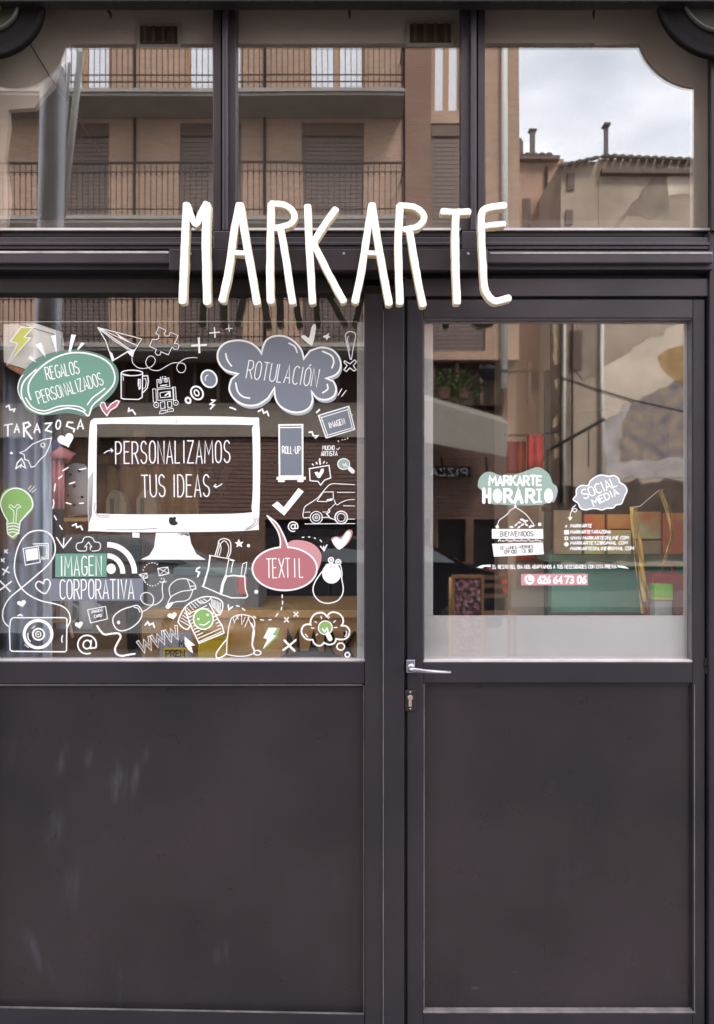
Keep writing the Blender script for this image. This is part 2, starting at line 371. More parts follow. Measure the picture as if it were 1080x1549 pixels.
# ------------------------------------------------------------ stroke alphabet (x 0..1, y 0..1 up)
def _e(cx, cy, rx, ry, a0, a1, n=10):
    return [(cx + rx * math.cos(math.radians(a0 + (a1 - a0) * k / n)), cy + ry * math.sin(math.radians(a0 + (a1 - a0) * k / n))) for k in range(n + 1)]
FONT = {
 'A': [[(0, 0), (.5, 1), (1, 0)], [(.2, .3), (.8, .3)]],
 'B': [[(0, 0), (0, 1), (.55, 1)] + _e(.55, .76, .4, .24, 90, -90, 6)[1:] + [(0, .52)], [(0, .52), (.55, .52)] + _e(.55, .26, .45, .26, 90, -90, 6)[1:] + [(0, 0)]],
 'C': [_e(.6, .72, .5, .28, 40, 180, 7) + _e(.6, .28, .5, .28, 180, 320, 7)],
 'D': [[(0, 0), (0, 1), (.35, 1)] + _e(.35, .62, .6, .38, 80, 0, 6) + _e(.35, .38, .6, .38, 0, -80, 6) + [(.35, 0), (0, 0)]],
 'E': [[(.9, 1), (0, 1), (0, 0), (.9, 0)], [(0, .53), (.75, .53)]],
 'F': [[(.9, 1), (0, 1), (0, 0)], [(0, .53), (.75, .53)]],
 'G': [_e(.55, .72, .5, .28, 40, 180, 7) + _e(.55, .28, .5, .28, 180, 350, 7) + [(1.0, .45), (.6, .45)]],
 'H': [[(0, 0), (0, 1)], [(1, 0), (1, 1)], [(0, .45), (1, .45)]],
 'I': [[(.5, 0), (.5, 1)]],
 'J': [[(.9, 1), (.9, .25)] + _e(.5, .25, .4, .25, 0, -170, 7)],
 'K': [[(0, 0), (0, 1)], [(.95, 1), (.05, .45)], [(.2, .55), (1, 0)]],
 'L': [[(0, 1), (0, 0), (.85, 0)]],
 'M': [[(0, 0), (.08, 1), (.5, .4), (.92, 1), (1, 0)]],
 'N': [[(0, 0), (0, 1), (1, 0), (1, 1)]],
 'O': [_e(.5, .70, .48, .30, 0, 180, 9) + _e(.5, .30, .48, .30, 180, 360, 9) + [(.98, .70)]],
 'P': [[(0, 0), (0, 1), (.5, 1)] + _e(.5, .73, .45, .27, 90, -90, 7)[1:] + [(0, .44)]],
 'Q': [_e(.5, .70, .48, .30, 0, 180, 9) + _e(.5, .30, .48, .30, 180, 360, 9) + [(.98, .70)], [(.6, .25), (1, -.05)]],
 'R': [[(0, 0), (0, 1), (.5, 1)] + _e(.5, .74, .42, .26, 90, -90, 7)[1:] + [(0, .46)], [(.45, .46), (1, 0)]],
 'S': [_e(.5, .75, .45, .25, 30, 250, 9) + [(.62, .47)] + _e(.5, .24, .48, .24, 60, -160, 9)],
 'T': [[(0, 1), (1, 1)], [(.5, 1), (.5, 0)]],
 'U': [[(0, 1), (0, .28)] + _e(.5, .28, .5, .28, 180, 360, 9) + [(1, 1)]],
 'V': [[(0, 1), (.5, 0), (1, 1)]],
 'W': [[(0, 1), (.25, 0), (.5, .75), (.75, 0), (1, 1)]],
 'X': [[(0, 0), (1, 1)], [(0, 1), (1, 0)]],
 'Y': [[(0, 1), (.5, .5), (1, 1)], [(.5, .5), (.5, 0)]],
 'Z': [[(0, 1), (.95, 1), (0, 0), (1, 0)]],
 'Ó': [_e(.5, .70, .48, .30, 0, 180, 9) + _e(.5, .30, .48, .30, 180, 360, 9) + [(.98, .70)], [(.45, 1.08), (.8, 1.2)]],
 'Í': [[(.5, 0), (.5, 1)], [(.4, 1.08), (.9, 1.2)]],
 '0': [_e(.5, .70, .48, .30, 0, 180, 9) + _e(.5, .30, .48, .30, 180, 360, 9) + [(.98, .70)]],
 '1': [[(.2, .8), (.5, 1), (.5, 0)]],
 '2': [_e(.5, .74, .45, .26, 160, 0, 8) + [(0, 0), (1, 0)]],
 '3': [_e(.45, .75, .45, .25, 140, -80, 8) + _e(.45, .26, .5, .26, 80, -140, 8)],
 '4': [[(.8, 0), (.8, 1), (0, .3), (1, .3)]],
 '5': [[(.9, 1), (.1, 1), (.1, .58)] + _e(.45, .3, .5, .3, 110, -140, 9)],
 '6': [[(.85, 1), (.15, .5)] + _e(.5, .28, .45, .28, 160, 520, 14)],
 '7': [[(0, 1), (1, 1), (.35, 0)]],
 '8': [_e(.5, .76, .4, .24, -90, 270, 12), _e(.5, .26, .48, .26, 90, 450, 12)],
 '9': [_e(.5, .72, .45, .28, 0, 360, 14) + [(.6, 0)]],
 '-': [[(.1, .45), (.9, .45)]], '.': [[(.4, .0), (.6, .06)]], ':': [[(.45, .2), (.55, .26)], [(.45, .7), (.55, .76)]],
 '@': [_e(.5, .5, .2, .22, 0, 360, 10) + [(.72, .3)] + _e(.5, .5, .48, .5, -15, 300, 16)],
}
FW = {'I': .35, 'Í': .45, 'M': 1.35, 'W': 1.5, 'L': .85, '.': .3, ':': .35, '-': .7, '1': .6, 'E': .9, 'F': .85, '@': 1.5, 'T': .95}

# ============================================================ SETTING: ground, street
def struct(o): o['kind'] = 'structure'; return o
PAVE = mat('grey_paving', (0.34, 0.285, 0.255), 0.8, var=0.2, vscale=3, bump=0.2)
ASPH = mat('asphalt', (0.055, 0.055, 0.058), 0.85, var=0.25, vscale=9, bump=0.4)
struct(wpart('ground', ASPH, None, (-90, 90, -90, 60, -0.5, -0.13)))
pv = wpart('pavement', mat('paving_joint', (0.09, 0.085, 0.08), 0.9), None, (-30, 30, -3.4, -0.02, -0.12, -0.006)); struct(pv)
slab = None
for i in range(-6, 6):
    for j in range(6):
        x0 = i * 0.6 + (0.3 if j % 2 else 0); y1 = -0.06 - j * 0.5
        if slab is None:
            slab = wpart('paving_slab', PAVE, pv, (0.004, 0.596, -0.496, -0.004, -0.05, 0.0), bev=0.004); o = slab
        else:
            o = slab.copy(); COL.objects.link(o)
        o.location = (x0, y1, random.uniform(-0.0015, 0.0015))
struct(wpart('kerb', mat('granite_kerb', (0.3, 0.29, 0.28), 0.7, var=0.2, vscale=30), None, (-30, 30, -3.56, -3.41, -0.125, 0.0), bev=0.01))
struct(wpart('far_pavement', mat('dark_cobbles', (.10, .095, .09), .8, var=.3, vscale=8), None, (-30, 30, -14.4, -11.6, -0.125, 0.0)))

# ============================================================ THE SHOPFRONT
STONE = mat('pale_stone', (0.30, 0.265, 0.225), 0.85, var=0.2, vscale=3, bump=0.4)
LEFT, RIGHT = -24, 1081      # edges of the shopfront joinery (reference units)
wl = G(LEFT - 32, 0).x; wr = G(RIGHT + 36, 0).x
fw = struct(wpart('facade_wall', STONE, None, (-9, wl, -0.10, 0.35, 0, 3.35), (wr, 9, -0.10, 0.35, 0, 3.35), (-9, 9, -0.10, 0.35, 3.37, 7.0), bev=0.0))
struct(wpart('threshold', mat('threshold_stone', (0.2, 0.19, 0.18), 0.6, var=0.2), None, (wl, wr, -0.14, 0.3, -0.02, 0.03), bev=0.006))

# ---- shop frame: posts, beam, header
fr_ = empty('shopfront_frame', (0, 0, 0), 'dark grey timber and metal frame that holds the window, the door and the fanlights', 'shopfront')
part('header_rail', PAINT2, fr_, (LEFT - 34, -60, RIGHT + 40, 2, -0.125, -0.082), (LEFT - 34, 2.4, RIGHT + 40, 12, -0.093, -0.08), bev=0.003)
part('header_moulding', PAINT, fr_, (LEFT - 34, 5, RIGHT + 40, 7, -0.098, -0.09), bev=0.001)
part('header_block', PAINT2, fr_, (LEFT - 34, -110, RIGHT + 40, -24, -0.08, 0.06), bev=0)
part('side_casing', PAINT2, fr_, (1075.5, 0, RIGHT + 36, 349, -0.066, -0.056), bev=0.002)
part('side_post', PAINT, fr_, (LEFT - 34, 12, LEFT + 2, 1562, -0.05, 0.06), bev=0.003)
part('side_post', PAINT, fr_, (1073, 349.5, RIGHT + 36, 1562, -0.05, 0.06), bev=0.003)
part('side_post', PAINT2, fr_, (1082, -30, RIGHT + 36, 349, -0.03, 0.06), bev=0.003)
# centre post: two flats with a bead line
part('centre_post', PAINT, fr_, (552, 444, 579, 1562, -0.040, 0.06), bev=0.002)
part('centre_post', PAINT, fr_, (580.5, 444, 611.5, 1562, -0.043, 0.06), bev=0.002)
part('post_bead', BEAD, fr_, (578.9, 470, 580.6, 1558, -0.0445, 0.0), bev=0.0004)
# fanlight sill and cross beam
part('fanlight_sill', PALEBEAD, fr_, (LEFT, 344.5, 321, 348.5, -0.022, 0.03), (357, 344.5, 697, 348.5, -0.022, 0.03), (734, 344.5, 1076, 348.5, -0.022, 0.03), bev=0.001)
part('beam_recess', PAINT2, fr_, (LEFT, 349, 1079, 358, -0.012, 0.06))
part('beam_fascia', BEAMP, fr_, (LEFT, 358.4, 1079, 377, -0.045, 0.06), bev=0.002)
part('beam_step', BEAMP, fr_, (LEFT, 366, 1079, 371, -0.050, -0.03), bev=0.002)
part('beam_ledge', BEAMP, fr_, (LEFT, 379, 1079, 398, -0.088, 0.06), bev=0.0035)
part('ledge_arris', mat('worn_pale_arris', (0.34, 0.31, 0.31), 0.45, var=0.3, vscale=20), fr_, (LEFT, 379.6, 255, 383.2, -0.0895, -0.06), (741, 381.6, 1078, 384.0, -0.0895, -0.06), bev=0.0009)  # pale strip paints the highlight line along the ledge edge
part('beam_soffit', PAINT, fr_, (LEFT, 398.4, 1079, 408, -0.070, 0.06), bev=0.002)
part('shadow_groove', RUBBER, fr_, (LEFT, 408.4, 1079, 422, -0.016, 0.06), bev=0.001)  # black colour paints the shade under the beam ledge
part('window_head', PAINT2, fr_, (LEFT, 421, 551, 443, -0.030, 0.06), bev=0.002)
part('door_head', BEAMP, fr_, (612, 421, 1073, 448, -0.041, 0.06), bev=0.002)
part('door_head_shadow', RUBBER, fr_, (612, 446.5, 1073, 453, -0.020, 0.05), bev=0)  # black strip paints the shade in the gap above the leaf
part('jamb_seal', RUBBER, fr_, (611, 452, 616, 1562, -0.018, 0.05), bev=0)
part('jamb_seal', RUBBER, fr_, (1066.5, 452, 1072.5, 1562, -0.018, 0.05), bev=0)
# beam stub carrying each mullion
for x0, x1 in ((322, 352), (699, 733)):
    part('mullion_foot', BEAMP, fr_, (x0, 349, x1, 377, -0.058, 0.02), bev=0.003)

# ---- fanlights (three fixed panes over the beam)
tw = empty('fanlight_window', G(540, 180), 'long fanlight of three glass panes above the dark cross beam', 'window')
for (x0, x1) in ((LEFT, 322), (356, 698), (733, 1084)):
    part('pane', GLASS, tw, (x0, -22, x1, 346, 0.0, 0.006), bev=0)
def mullion(x0, x1):
    w = x1 - x0
    part('mullion', BEAMP, tw, (x0, -22, x0 + w * .36, 349, -0.026, 0.03), bev=0.002)
    part('mullion', BEAMP, tw, (x0 + w * .40, -22, x0 + w * .64, 349, -0.052, 0.03), bev=0.004)
    part('mullion', BEAMP, tw, (x0 + w * .68, -22, x1, 349, -0.026, 0.03), bev=0.002)
mullion(322, 357); mullion(698, 734)
for (hx, dx) in ((163, 5), (528, 0), (898, -1)):
    h = empty('glazing_hook', G(hx, 14, -0.05), {163: 'small twisted dark hook hanging in the left fanlight', 528: 'small dark hook hanging from the header in the middle fanlight', 898: 'small dark hook hanging in the right fanlight beside the sky reflection'}[hx], 'hook')
    bm = bmesh.new(); b0 = G(hx, 11, -0.05)
    tube(bm, [b0 + Vector((0, -.03, .004)), b0, b0 + Vector((0.002, 0, -0.012)), b0 + Vector((0.006 * (dx or 1) / 3, -0.004, -0.022)), b0 + Vector((0.003 * dx / 2 + .002, 0, -0.036))], [.004, 0.005, 0.0035, 0.004, 0.002])
    finish(bm, 'hook_wire', PAINT2, h, True)
    bm = bmesh.new(); tube(bm, [b0 + Vector((-0.004, 0, -0.004)), b0 + Vector((0.008, -0.002, -0.004))], 0.004); finish(bm, 'hook_eye', PAINT2, h, True)

ROSB = mat('matt_black_ornament', (0.004, 0.003, 0.0035), 0.7, spec=0.12)
# ---- round corner ornaments
def rosette(px, py, r, label):
    c = G(px, py, -0.095); k = S
    t = empty('corner_rosette', c, label, 'ornament')
    R0 = r * k
    bm = bmesh.new(); lathe_y(bm, c, [(R0 - .02, 0.012), (R0, 0.011), (R0, 0.002), (R0 - .003, -0.001), (R0 - .010, -0.002), (R0 - .015, 0.001), (R0 - .019, 0.006), (R0 - .040, 0.008), (R0 - .070, 0.004), (R0 - .074, 0.006), (0.001, 0.006)], 72)
    finish(bm, 'carved_ring', ROSB, t, True)
    bm = bmesh.new(); lathe_y(bm, c, [(R0 - .0765, 0.0055), (R0 - .078, -0.004), (R0 - .083, -0.006), (R0 - .088, 0.0), (R0 - .090, 0.005)], 64)
    finish(bm, 'inner_bead', mat('worn_bronze_line', (0.035, 0.032, 0.028), 0.4), t, True)
    bm = bmesh.new(); lathe_y(bm, c, [(0.040, 0.0), (0.036, -0.020), (0.024, -0.034), (0.008, -0.038)], 32)
    finish(bm, 'brass_boss', mat('aged_brass', (0.30, 0.25, 0.11), 0.3, metal=0.8), t, True)
    bm = bmesh.new(); lathe_y(bm, c, [(R0 - .001, 0.012), (R0 - .001, 0.018), (0.01, 0.0185)], 72)
    finish(bm, 'backing_disc', ROSB, t, True)
rosette(-15, 4, 79, 'dark round carved ornament in the top left corner of the fanlight')
rosette(1094, -14, 98, 'dark round carved ornament with a brass boss in the top right corner of the fanlight')

# ---- display window (left) and its lower panel
dw = empty('display_window', G(270, 720), 'wide shop window left of the door, covered in white cut-out drawings', 'window')
part('pane', GLASS, dw, (LEFT, 441, 553, 1000, 0.0, 0.006), bev=0)
part('head_bead', BEAD, dw, (LEFT, 441.5, 552, 444.6, -0.012, 0.0), bev=0.0006)
part('jamb_bead', PAINT, dw, (551, 443, 554.5, 998, -0.016, 0.02), bev=0.0008)
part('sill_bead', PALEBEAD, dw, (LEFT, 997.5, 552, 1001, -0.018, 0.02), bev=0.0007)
part('frosted_strip', FILM, dw, (540, 487, 552, 997, 0.0075, 0.0095), bev=0)
part('spacer_bar', PALEBEAD, dw, (LEFT, 486, 540, 487.2, 0.0075, 0.0095), bev=0)
part('spacer_bar', PAINT2, dw, (LEFT, 487.6, 4.5, 997, 0.0075, 0.0095), bev=0)
part('bottom_rail', PAINT, dw, (LEFT, 1001.5, 552, 1034, -0.032, 0.05), bev=0.002)
part('panel_bead', BEAD, dw, (LEFT, 1034.6, 549, 1037.4, -0.026, 0.0), bev=0.0012)
EDGEB = mat('rubbed_pale_edge', (0.16, 0.145, 0.145), 0.4, var=0.35, vscale=18)  # pale colour paints the bright highlight on the bottom beads
def quad_bar(name, m, parent, a, b, h, yf, yb):
    bm = bmesh.new(); P = []
    for y in (yf, yb):
        for (q, dz) in ((a, 0), (b, 0), (b, h), (a, h)): P.append(bm.verts.new(G(q[0], q[1] + dz, y)))
    for f in ((0, 1, 2, 3), (4, 5, 6, 7), (0, 1, 5, 4), (1, 2, 6, 5), (2, 3, 7, 6), (3, 0, 4, 7)): bm.faces.new([P[i] for i in f])
    return finish(bm, name, m, parent)
part('lower_panel', PANELPAINT, dw, (LEFT, 1037, 550, 1535, -0.012, 0.04), bev=0.0005)
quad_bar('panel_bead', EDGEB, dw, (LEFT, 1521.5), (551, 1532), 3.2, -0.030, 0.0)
part('panel_bead', BEAD, dw, (549.5, 1036, 551.3, 1533, -0.024, 0.0), bev=0.0005)
quad_bar('bottom_plinth', PAINT, dw, (LEFT, 1525), (551, 1535.5), 36, -0.036, 0.04)

# ---- the door leaf
dr = empty('shop_door', G(842, 1549), 'dark grey glazed door right of the display window with white lettering on its glass', 'door')
part('stile', PAINT, dr, (616, 453, 640, 1560, -0.034, 0.02), bev=0.0022)
part('stile', PAINT, dr, (1048, 453, 1066.5, 1560, -0.034, 0.02), bev=0.0022)
part('top_rail', BEAMP, dr, (640.2, 453, 1047.8, 481, -0.034, 0.02), bev=0.0022)
part('lock_rail', PAINT, dr, (640.2, 1002, 1047.8, 1033, -0.0335, 0.02), bev=0.0022)
part('bottom_rail', PAINT, dr, (640.2, 1533.5, 1047.8, 1560, -0.034, 0.02), bev=0.0022)
part('glass_bead', BEAD, dr, (640, 481.2, 1048, 483.6, -0.028, 0.0), bev=0.0007)
part('glass_bead', BEAD, dr, (640.2, 483, 642, 999, -0.026, 0.0), bev=0.0006)
part('glass_bead', BEAD, dr, (1046, 483, 1047.8, 999, -0.026, 0.0), bev=0.0006)
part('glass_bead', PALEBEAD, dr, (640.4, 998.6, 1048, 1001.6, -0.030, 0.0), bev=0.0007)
part('pane', DGLASS, dr, (640, 482, 1048, 1000, 0.0, 0.006), bev=0)
part('frosted_film', FILM, dr, (642, 490, 655, 930.6, 0.0075, 0.0095), bev=0)
part('frosted_film', FILM, dr, (1034, 490, 1047, 930.6, 0.0075, 0.0095), bev=0)
part('frosted_film', FILM, dr, (642, 931, 1047, 999, 0.0075, 0.0095), bev=0)
part('spacer_bar', PALEBEAD, dr, (642, 487, 1047, 489.6, 0.0075, 0.0095), bev=0)
part('lower_panel', PANELPAINT, dr, (641, 1034, 1050, 1532, -0.016, 0.02), bev=0.0005)
part('panel_bead', BEAD, dr, (640.2, 1034, 642.4, 1531, -0.028, 0.0), bev=0.0008)
part('panel_bead', BEAD, dr, (1050, 1036, 1051.4, 1531, -0.036, 0.0), bev=0.0005)
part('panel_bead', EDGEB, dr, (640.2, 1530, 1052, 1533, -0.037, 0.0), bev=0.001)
part('panel_bead', PAINT, dr, (642.6, 1033.4, 1048, 1035.4, -0.026, 0.0), bev=0.0006)
# lever handle
hd = part('handle_rose', STEEL, dr, (614.5, 998, 628, 1018, -0.046, -0.030), bev=0.003)
bm = bmesh.new(); a = G(621, 1006, -0.046)
tube(bm, [a, a + Vector((0, -0.030, 0))], 0.010, 14)
tube(bm, [G(619, 1012, -0.078), G(628, 1013.5, -0.082), G(645, 1015.5, -0.086), G(682, 1017.5, -0.086)], [0.0085, 0.0080, 0.0060, 0.0050], 12)
lev = finish(bm, 'handle_lever', STEEL, hd, True)
ks = part('lock_escutcheon', mat('dark_lock_plate', (0.028, 0.026, 0.027), 0.35, metal=0.4), dr, (612.8, 1044, 628.5, 1076, -0.0395, -0.030), bev=0.003)
bm = bmesh.new(); c = G(620.5, 1055, -0.040)
lathe_y(bm, c, [(0.0085, 0.008), (0.0085, -0.006), (0.0070, -0.008)], 20)
pbox(bm, 618.2, 1057, 622.8, 1069, -0.047, -0.032, 0.001)
finish(bm, 'key_cylinder', BRASS, ks)
for q in (1047, 1072):
    bm = bmesh.new(); lathe_y(bm, G(620.7, q, -0.039), [(0.0028, 0.003), (0.0028, -0.001), (0.001, -0.002)], 10); finish(bm, 'screw', STEEL, ks)
bm = bmesh.new(); pbox(bm, 1066.5, 996, 1071.5, 1008, -0.040, -0.02, 0.001); pbox(bm, 1067, 1009.5, 1071, 1020, -0.039, -0.02, 0.001); finish(bm, 'hinge', PAINT2, dr)

# ============================================================ THE SIGN
sg = empty('shop_sign', G(522, 395, -0.1), 'big white hand-drawn foam letters spelling MARKARTE over the cross beam', 'sign')
part('mounting_rail', BEAMP, sg, (256, 376.5, 738, 408.5, -0.098, -0.07), bev=0.002)
for q in (288, 520, 708):
    c = G(q, 384, -0.098); bm = bmesh.new(); lathe_y(bm, c, [(0.0042, 0.001), (0.0040, -0.0012), (0.0020, -0.0022)], 12); finish(bm, 'screw', STEEL, sg)
def zl(u, v): return (260 + u / 2.038, 290 + v / 2.038)
YF, YB = -0.172, -0.140
LET = [
 ('M', [([(45, 38), (40, 150), (36, 250), (32, 340)], 25), ([(45, 40), (58, 70), (74, 96), (90, 68), (107, 36)], 24), ([(108, 38), (104, 150), (106, 250), (108, 342)], 26)]),
 ('A', [([(208, 38), (190, 130), (175, 240), (154, 336)], 25), ([(210, 38), (228, 150), (246, 250), (262, 344)], 25), ([(184, 187), (238, 190)], 17)]),
 ('R', [([(306, 38), (303, 150), (302, 250), (304, 340)], 25), ([(304, 36), (345, 40), (370, 56), (378, 78), (368, 96), (345, 106), (316, 112)], 21), ([(334, 108), (350, 200), (362, 280), (372, 342)], 24)]),
 ('K', [([(418, 42), (422, 140), (428, 250), (433, 342)], 24), ([(506, 52), (470, 102), (438, 152)], 23), ([(432, 150), (462, 210), (498, 280), (530, 338)], 23)]),
 ('A', [([(617, 38), (600, 140), (585, 240), (564, 340)], 24), ([(617, 38), (634, 150), (650, 240), (670, 346)], 25), ([(592, 187), (646, 190)], 17)]),
 ('R', [([(703, 42), (698, 150), (700, 250), (703, 344)], 25), ([(701, 42), (745, 46), (772, 64), (777, 84), (762, 104), (740, 112), (716, 116)], 21), ([(732, 116), (746, 200), (760, 280), (775, 350)], 24)]),
 ('T', [([(832, 60), (876, 62), (918, 61)], 22), ([(876, 62), (874, 150), (876, 250), (880, 342)], 25)]),
 ('E', [([(1028, 42), (990, 46), (964, 54), (955, 76), (956, 150), (960, 230), (964, 290), (975, 318), (995, 336), (1020, 332), (1042, 326)], 23), ([(958, 106), (990, 102), (1026, 98)], 19)]),
]
def solid_stroke(bm, pts, w, yf, yb):
    P = smooth_pts(pts, False, 5)
    Q, L, Rr = ribbon2d(P, w, False); ring = []
    ds = (Q[0] - Q[1]).normalized(); de = (Q[-1] - Q[-2]).normalized()
    cap = lambda q, d: [q + (Vector((-d.y, d.x)) * math.cos(a) + d * math.sin(a) * .55) * w / 2 for a in (PI * .25, PI * .5, PI * .75)]
    outline = list(L) + [p for p in cap(Q[-1], de)] + list(reversed(Rr)) + [p for p in cap(Q[0], ds)]
    k = (D + yf) / D
    V = [G(p.x, p.y, yf) for p in outline]
    n = len(V)
    wob = [random.uniform(-0.0006, 0.0006) for _ in V]
    V = [Vector((v.x + wob[i], v.y, v.z + wob[-i])) for i, v in enumerate(V)]
    e = 0.0016; cx = sum((v.x for v in V)) / n
    f = [bm.verts.new(v) for v in V]; b = [bm.verts.new((v.x, yb, v.z)) for v in V]
    ff = bm.faces.new(f); ff.material_index = 0
    fb = bm.faces.new(b[::-1]); fb.material_index = 1
    for i in range(n):
        q = bm.faces.new((f[i], b[i], b[(i + 1) % n], f[(i + 1) % n])); q.material_index = 1
    return ff
for ch, strokes in LET:
    bm = bmesh.new()
    for j, (pts, w) in enumerate(strokes):
        solid_stroke(bm, [zl(*p) for p in pts], w * 0.95 / 2.038, YF - 0.0005 * j, YB + 0.0005 * j)
    o = finish(bm, 'letter', [FOAM, FOAMSIDE], sg)
    md = o.modifiers.new('soft', 'BEVEL'); md.width = 0.0022; md.segments = 2; md.limit_method = 'ANGLE'; md.angle_limit = math.radians(60)
    xs = [v.co.x for v in o.data.vertices]; 
for (u, v) in ((36, 300), (108, 150), (196, 180), (300, 190), (350, 190), (424, 190), (605, 185), (700, 190), (750, 200), (875, 190), (960, 190)):
    q = zl(u, v if not (u in (36,)) else 190); bm = bmesh.new(); p = G(q[0], q[1], -0.14)
    p2 = Vector((p.x, -0.096, p.z)); 
    if abs(q[1] - 392) < 30: tube(bm, [p, p2], 0.005, 8); finish(bm, 'stand_off', STEEL, sg, True)
    else: bm.free()

# ============================================================ VINYL DRAWINGS ON THE DISPLAY WINDOW
GRP = 'white cut-out drawings stuck on the display window'
def ZA(): return (0, 480, 3.857)
def ZB(): return (270, 480, 3.724)
def ZC(): return (0, 740, 3.724)
def ZD(): return (270, 740, 3.724)
def ZE(): return (140, 480, 7.2)
def ZF(): return (0, 800, 7.556)
def ZG(): return (100, 800, 7.714)
def ZH(): return (230, 890, 8.308)
def ZI(): return (410, 620, 7.2)
def ZJ(): return (440, 820, 8.605)
def ZK(): return (190, 840, 5.143)
def ZL(): return (380, 840, 6.0)
def heart(w, h, cx, cy, lean=0, n=26):
    o = []
    for k in range(n):
        t = 2 * PI * k / n
        x = 16 * math.sin(t) ** 3 / 16; y = (13 * math.cos(t) - 5 * math.cos(2 * t) - 2 * math.cos(3 * t) - math.cos(4 * t)) / 16
        y = -y; a = math.radians(lean); o.append((cx + w / 2 * (x * math.cos(a) - y * math.sin(a)), cy + h / 2 * (x * math.sin(a) + y * math.cos(a))))
    return o
PX = (0, 0, 1)

# --- lightning bolt, top left
v = Vinyl('lightning_sticker', 'yellow-green lightning bolt drawing on the pale box in the top left corner of the window', GRP, ZA())
v.fill('bolt_fill', VLIME, [(120, 62), (186, 62), (140, 118), (172, 122), (78, 240), (112, 148), (66, 138)])
v.line('bolt_outline', VWS, 1.6, [(122, 58), (192, 60), (142, 116), (176, 120), (40, 278), (104, 152), (60, 140), (122, 58)]).end()
# --- regalos personalizados bubble with rays
v = Vinyl('speech_bubble_sticker', 'green oval speech bubble reading REGALOS PERSONALIZADOS with white rays above it', GRP, ZA())
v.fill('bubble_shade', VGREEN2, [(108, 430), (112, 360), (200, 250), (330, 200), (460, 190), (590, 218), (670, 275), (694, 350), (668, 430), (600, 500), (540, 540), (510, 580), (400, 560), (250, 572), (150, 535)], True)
v.fill('bubble_fill', VGREEN, [(125, 430), (150, 360), (230, 280), (340, 220), (440, 206), (560, 222), (640, 270), (672, 340), (650, 410), (590, 480), (530, 520), (512, 560), (470, 525), (380, 520), (260, 550), (170, 520)], True)
v.line('bubble_outline', VW, 2.4, [(180, 480), (165, 430), (175, 370), (240, 290), (330, 232), (430, 206), (540, 218), (630, 262), (668, 330), (660, 395), (600, 460), (540, 515), (516, 574), (480, 548), (400, 530), (330, 542), (250, 562), (170, 530), (130, 470), (126, 410), (150, 360), (210, 305)], True)
v.line('bubble_outline', VW, 2.0, [(150, 470), (190, 525), (260, 546), (340, 520), (420, 516), (470, 525), (498, 545)], True)
v.line('bubble_outline', VW, 2.0, [(510, 510), (540, 470), (580, 440), (612, 415)], True)
v.line('bubble_outline', VW, 1.4, [(124, 480), (104, 420), (118, 360), (136, 336)], True)
v.text('lettering', VW, 'REGALOS', (275, 366), (466, 326), 74, 1.5, 0.3)
v.text('lettering', VW, 'PERSONALIZADOS', (228, 506), (606, 392), 74, 1.5, 0.3)
for a in ([(164, 238), (180, 222), (212, 264)], [(206, 158), (240, 148), (268, 236)], [(298, 108), (326, 102), (332, 212)], [(416, 100), (444, 102), (412, 204), (400, 200)], [(474, 146), (496, 152), (456, 192), (450, 186)]):
    v.fill('ray', VW, a)
v.end()
# --- paper plane with looping trail
v = Vinyl('paper_plane_sticker', 'line drawing of a paper plane with a long looping trail', GRP, ZE())
for pts, w in ((([(55, 110), (535, 235)]), 1.2), ([(535, 235), (450, 375)], 1.1), ([(55, 110), (140, 250), (185, 380), (215, 475)], 1.4), ([(80, 125), (400, 345), (440, 360)], 1.5), ([(70, 112), (220, 190), (490, 310)], 1.1), ([(60, 120), (230, 250), (390, 355)], 1.0), ([(215, 475), (380, 375)], 1.8), ([(435, 435), (455, 350)], 1.2)):
    v.line('plane_outline', VWS, w, pts)
v.fill('plane_outline', VWS, [(180, 365), (215, 392), (236, 450), (214, 474)]).fill('plane_outline', VWS, [(240, 158), (300, 200), (400, 262), (368, 262), (300, 222)]).fill('plane_outline', VWS, [(365, 370), (440, 352), (452, 370), (430, 434)])
v.line('trail', VWS, 1.0, [(428, 440), (440, 500), (500, 550), (580, 555), (650, 530), (684, 470), (655, 425), (610, 430), (580, 480), (592, 530), (640, 570), (720, 578), (800, 535), (870, 498), (940, 495), (1000, 510), (1014, 560), (985, 600), (940, 595), (916, 550), (940, 500), (1000, 455), (1080, 438), (1140, 440)], True).end()
v = Vinyl('puzzle_sticker', 'outline of a jigsaw piece right of the paper plane', GRP, ZE())
v.line('puzzle_outline', VWS, 1.1, [(720, 105), (790, 135), (800, 150), (778, 180), (800, 205), (835, 200), (845, 165), (870, 170), (932, 200), (905, 262), (890, 285), (925, 285), (942, 310), (930, 345), (895, 350), (868, 325), (852, 350), (825, 408), (745, 375), (735, 410), (700, 412), (680, 385), (695, 350), (620, 315), (650, 240), (690, 245), (720, 230), (722, 195), (700, 180), (688, 180)], closed=True).end()
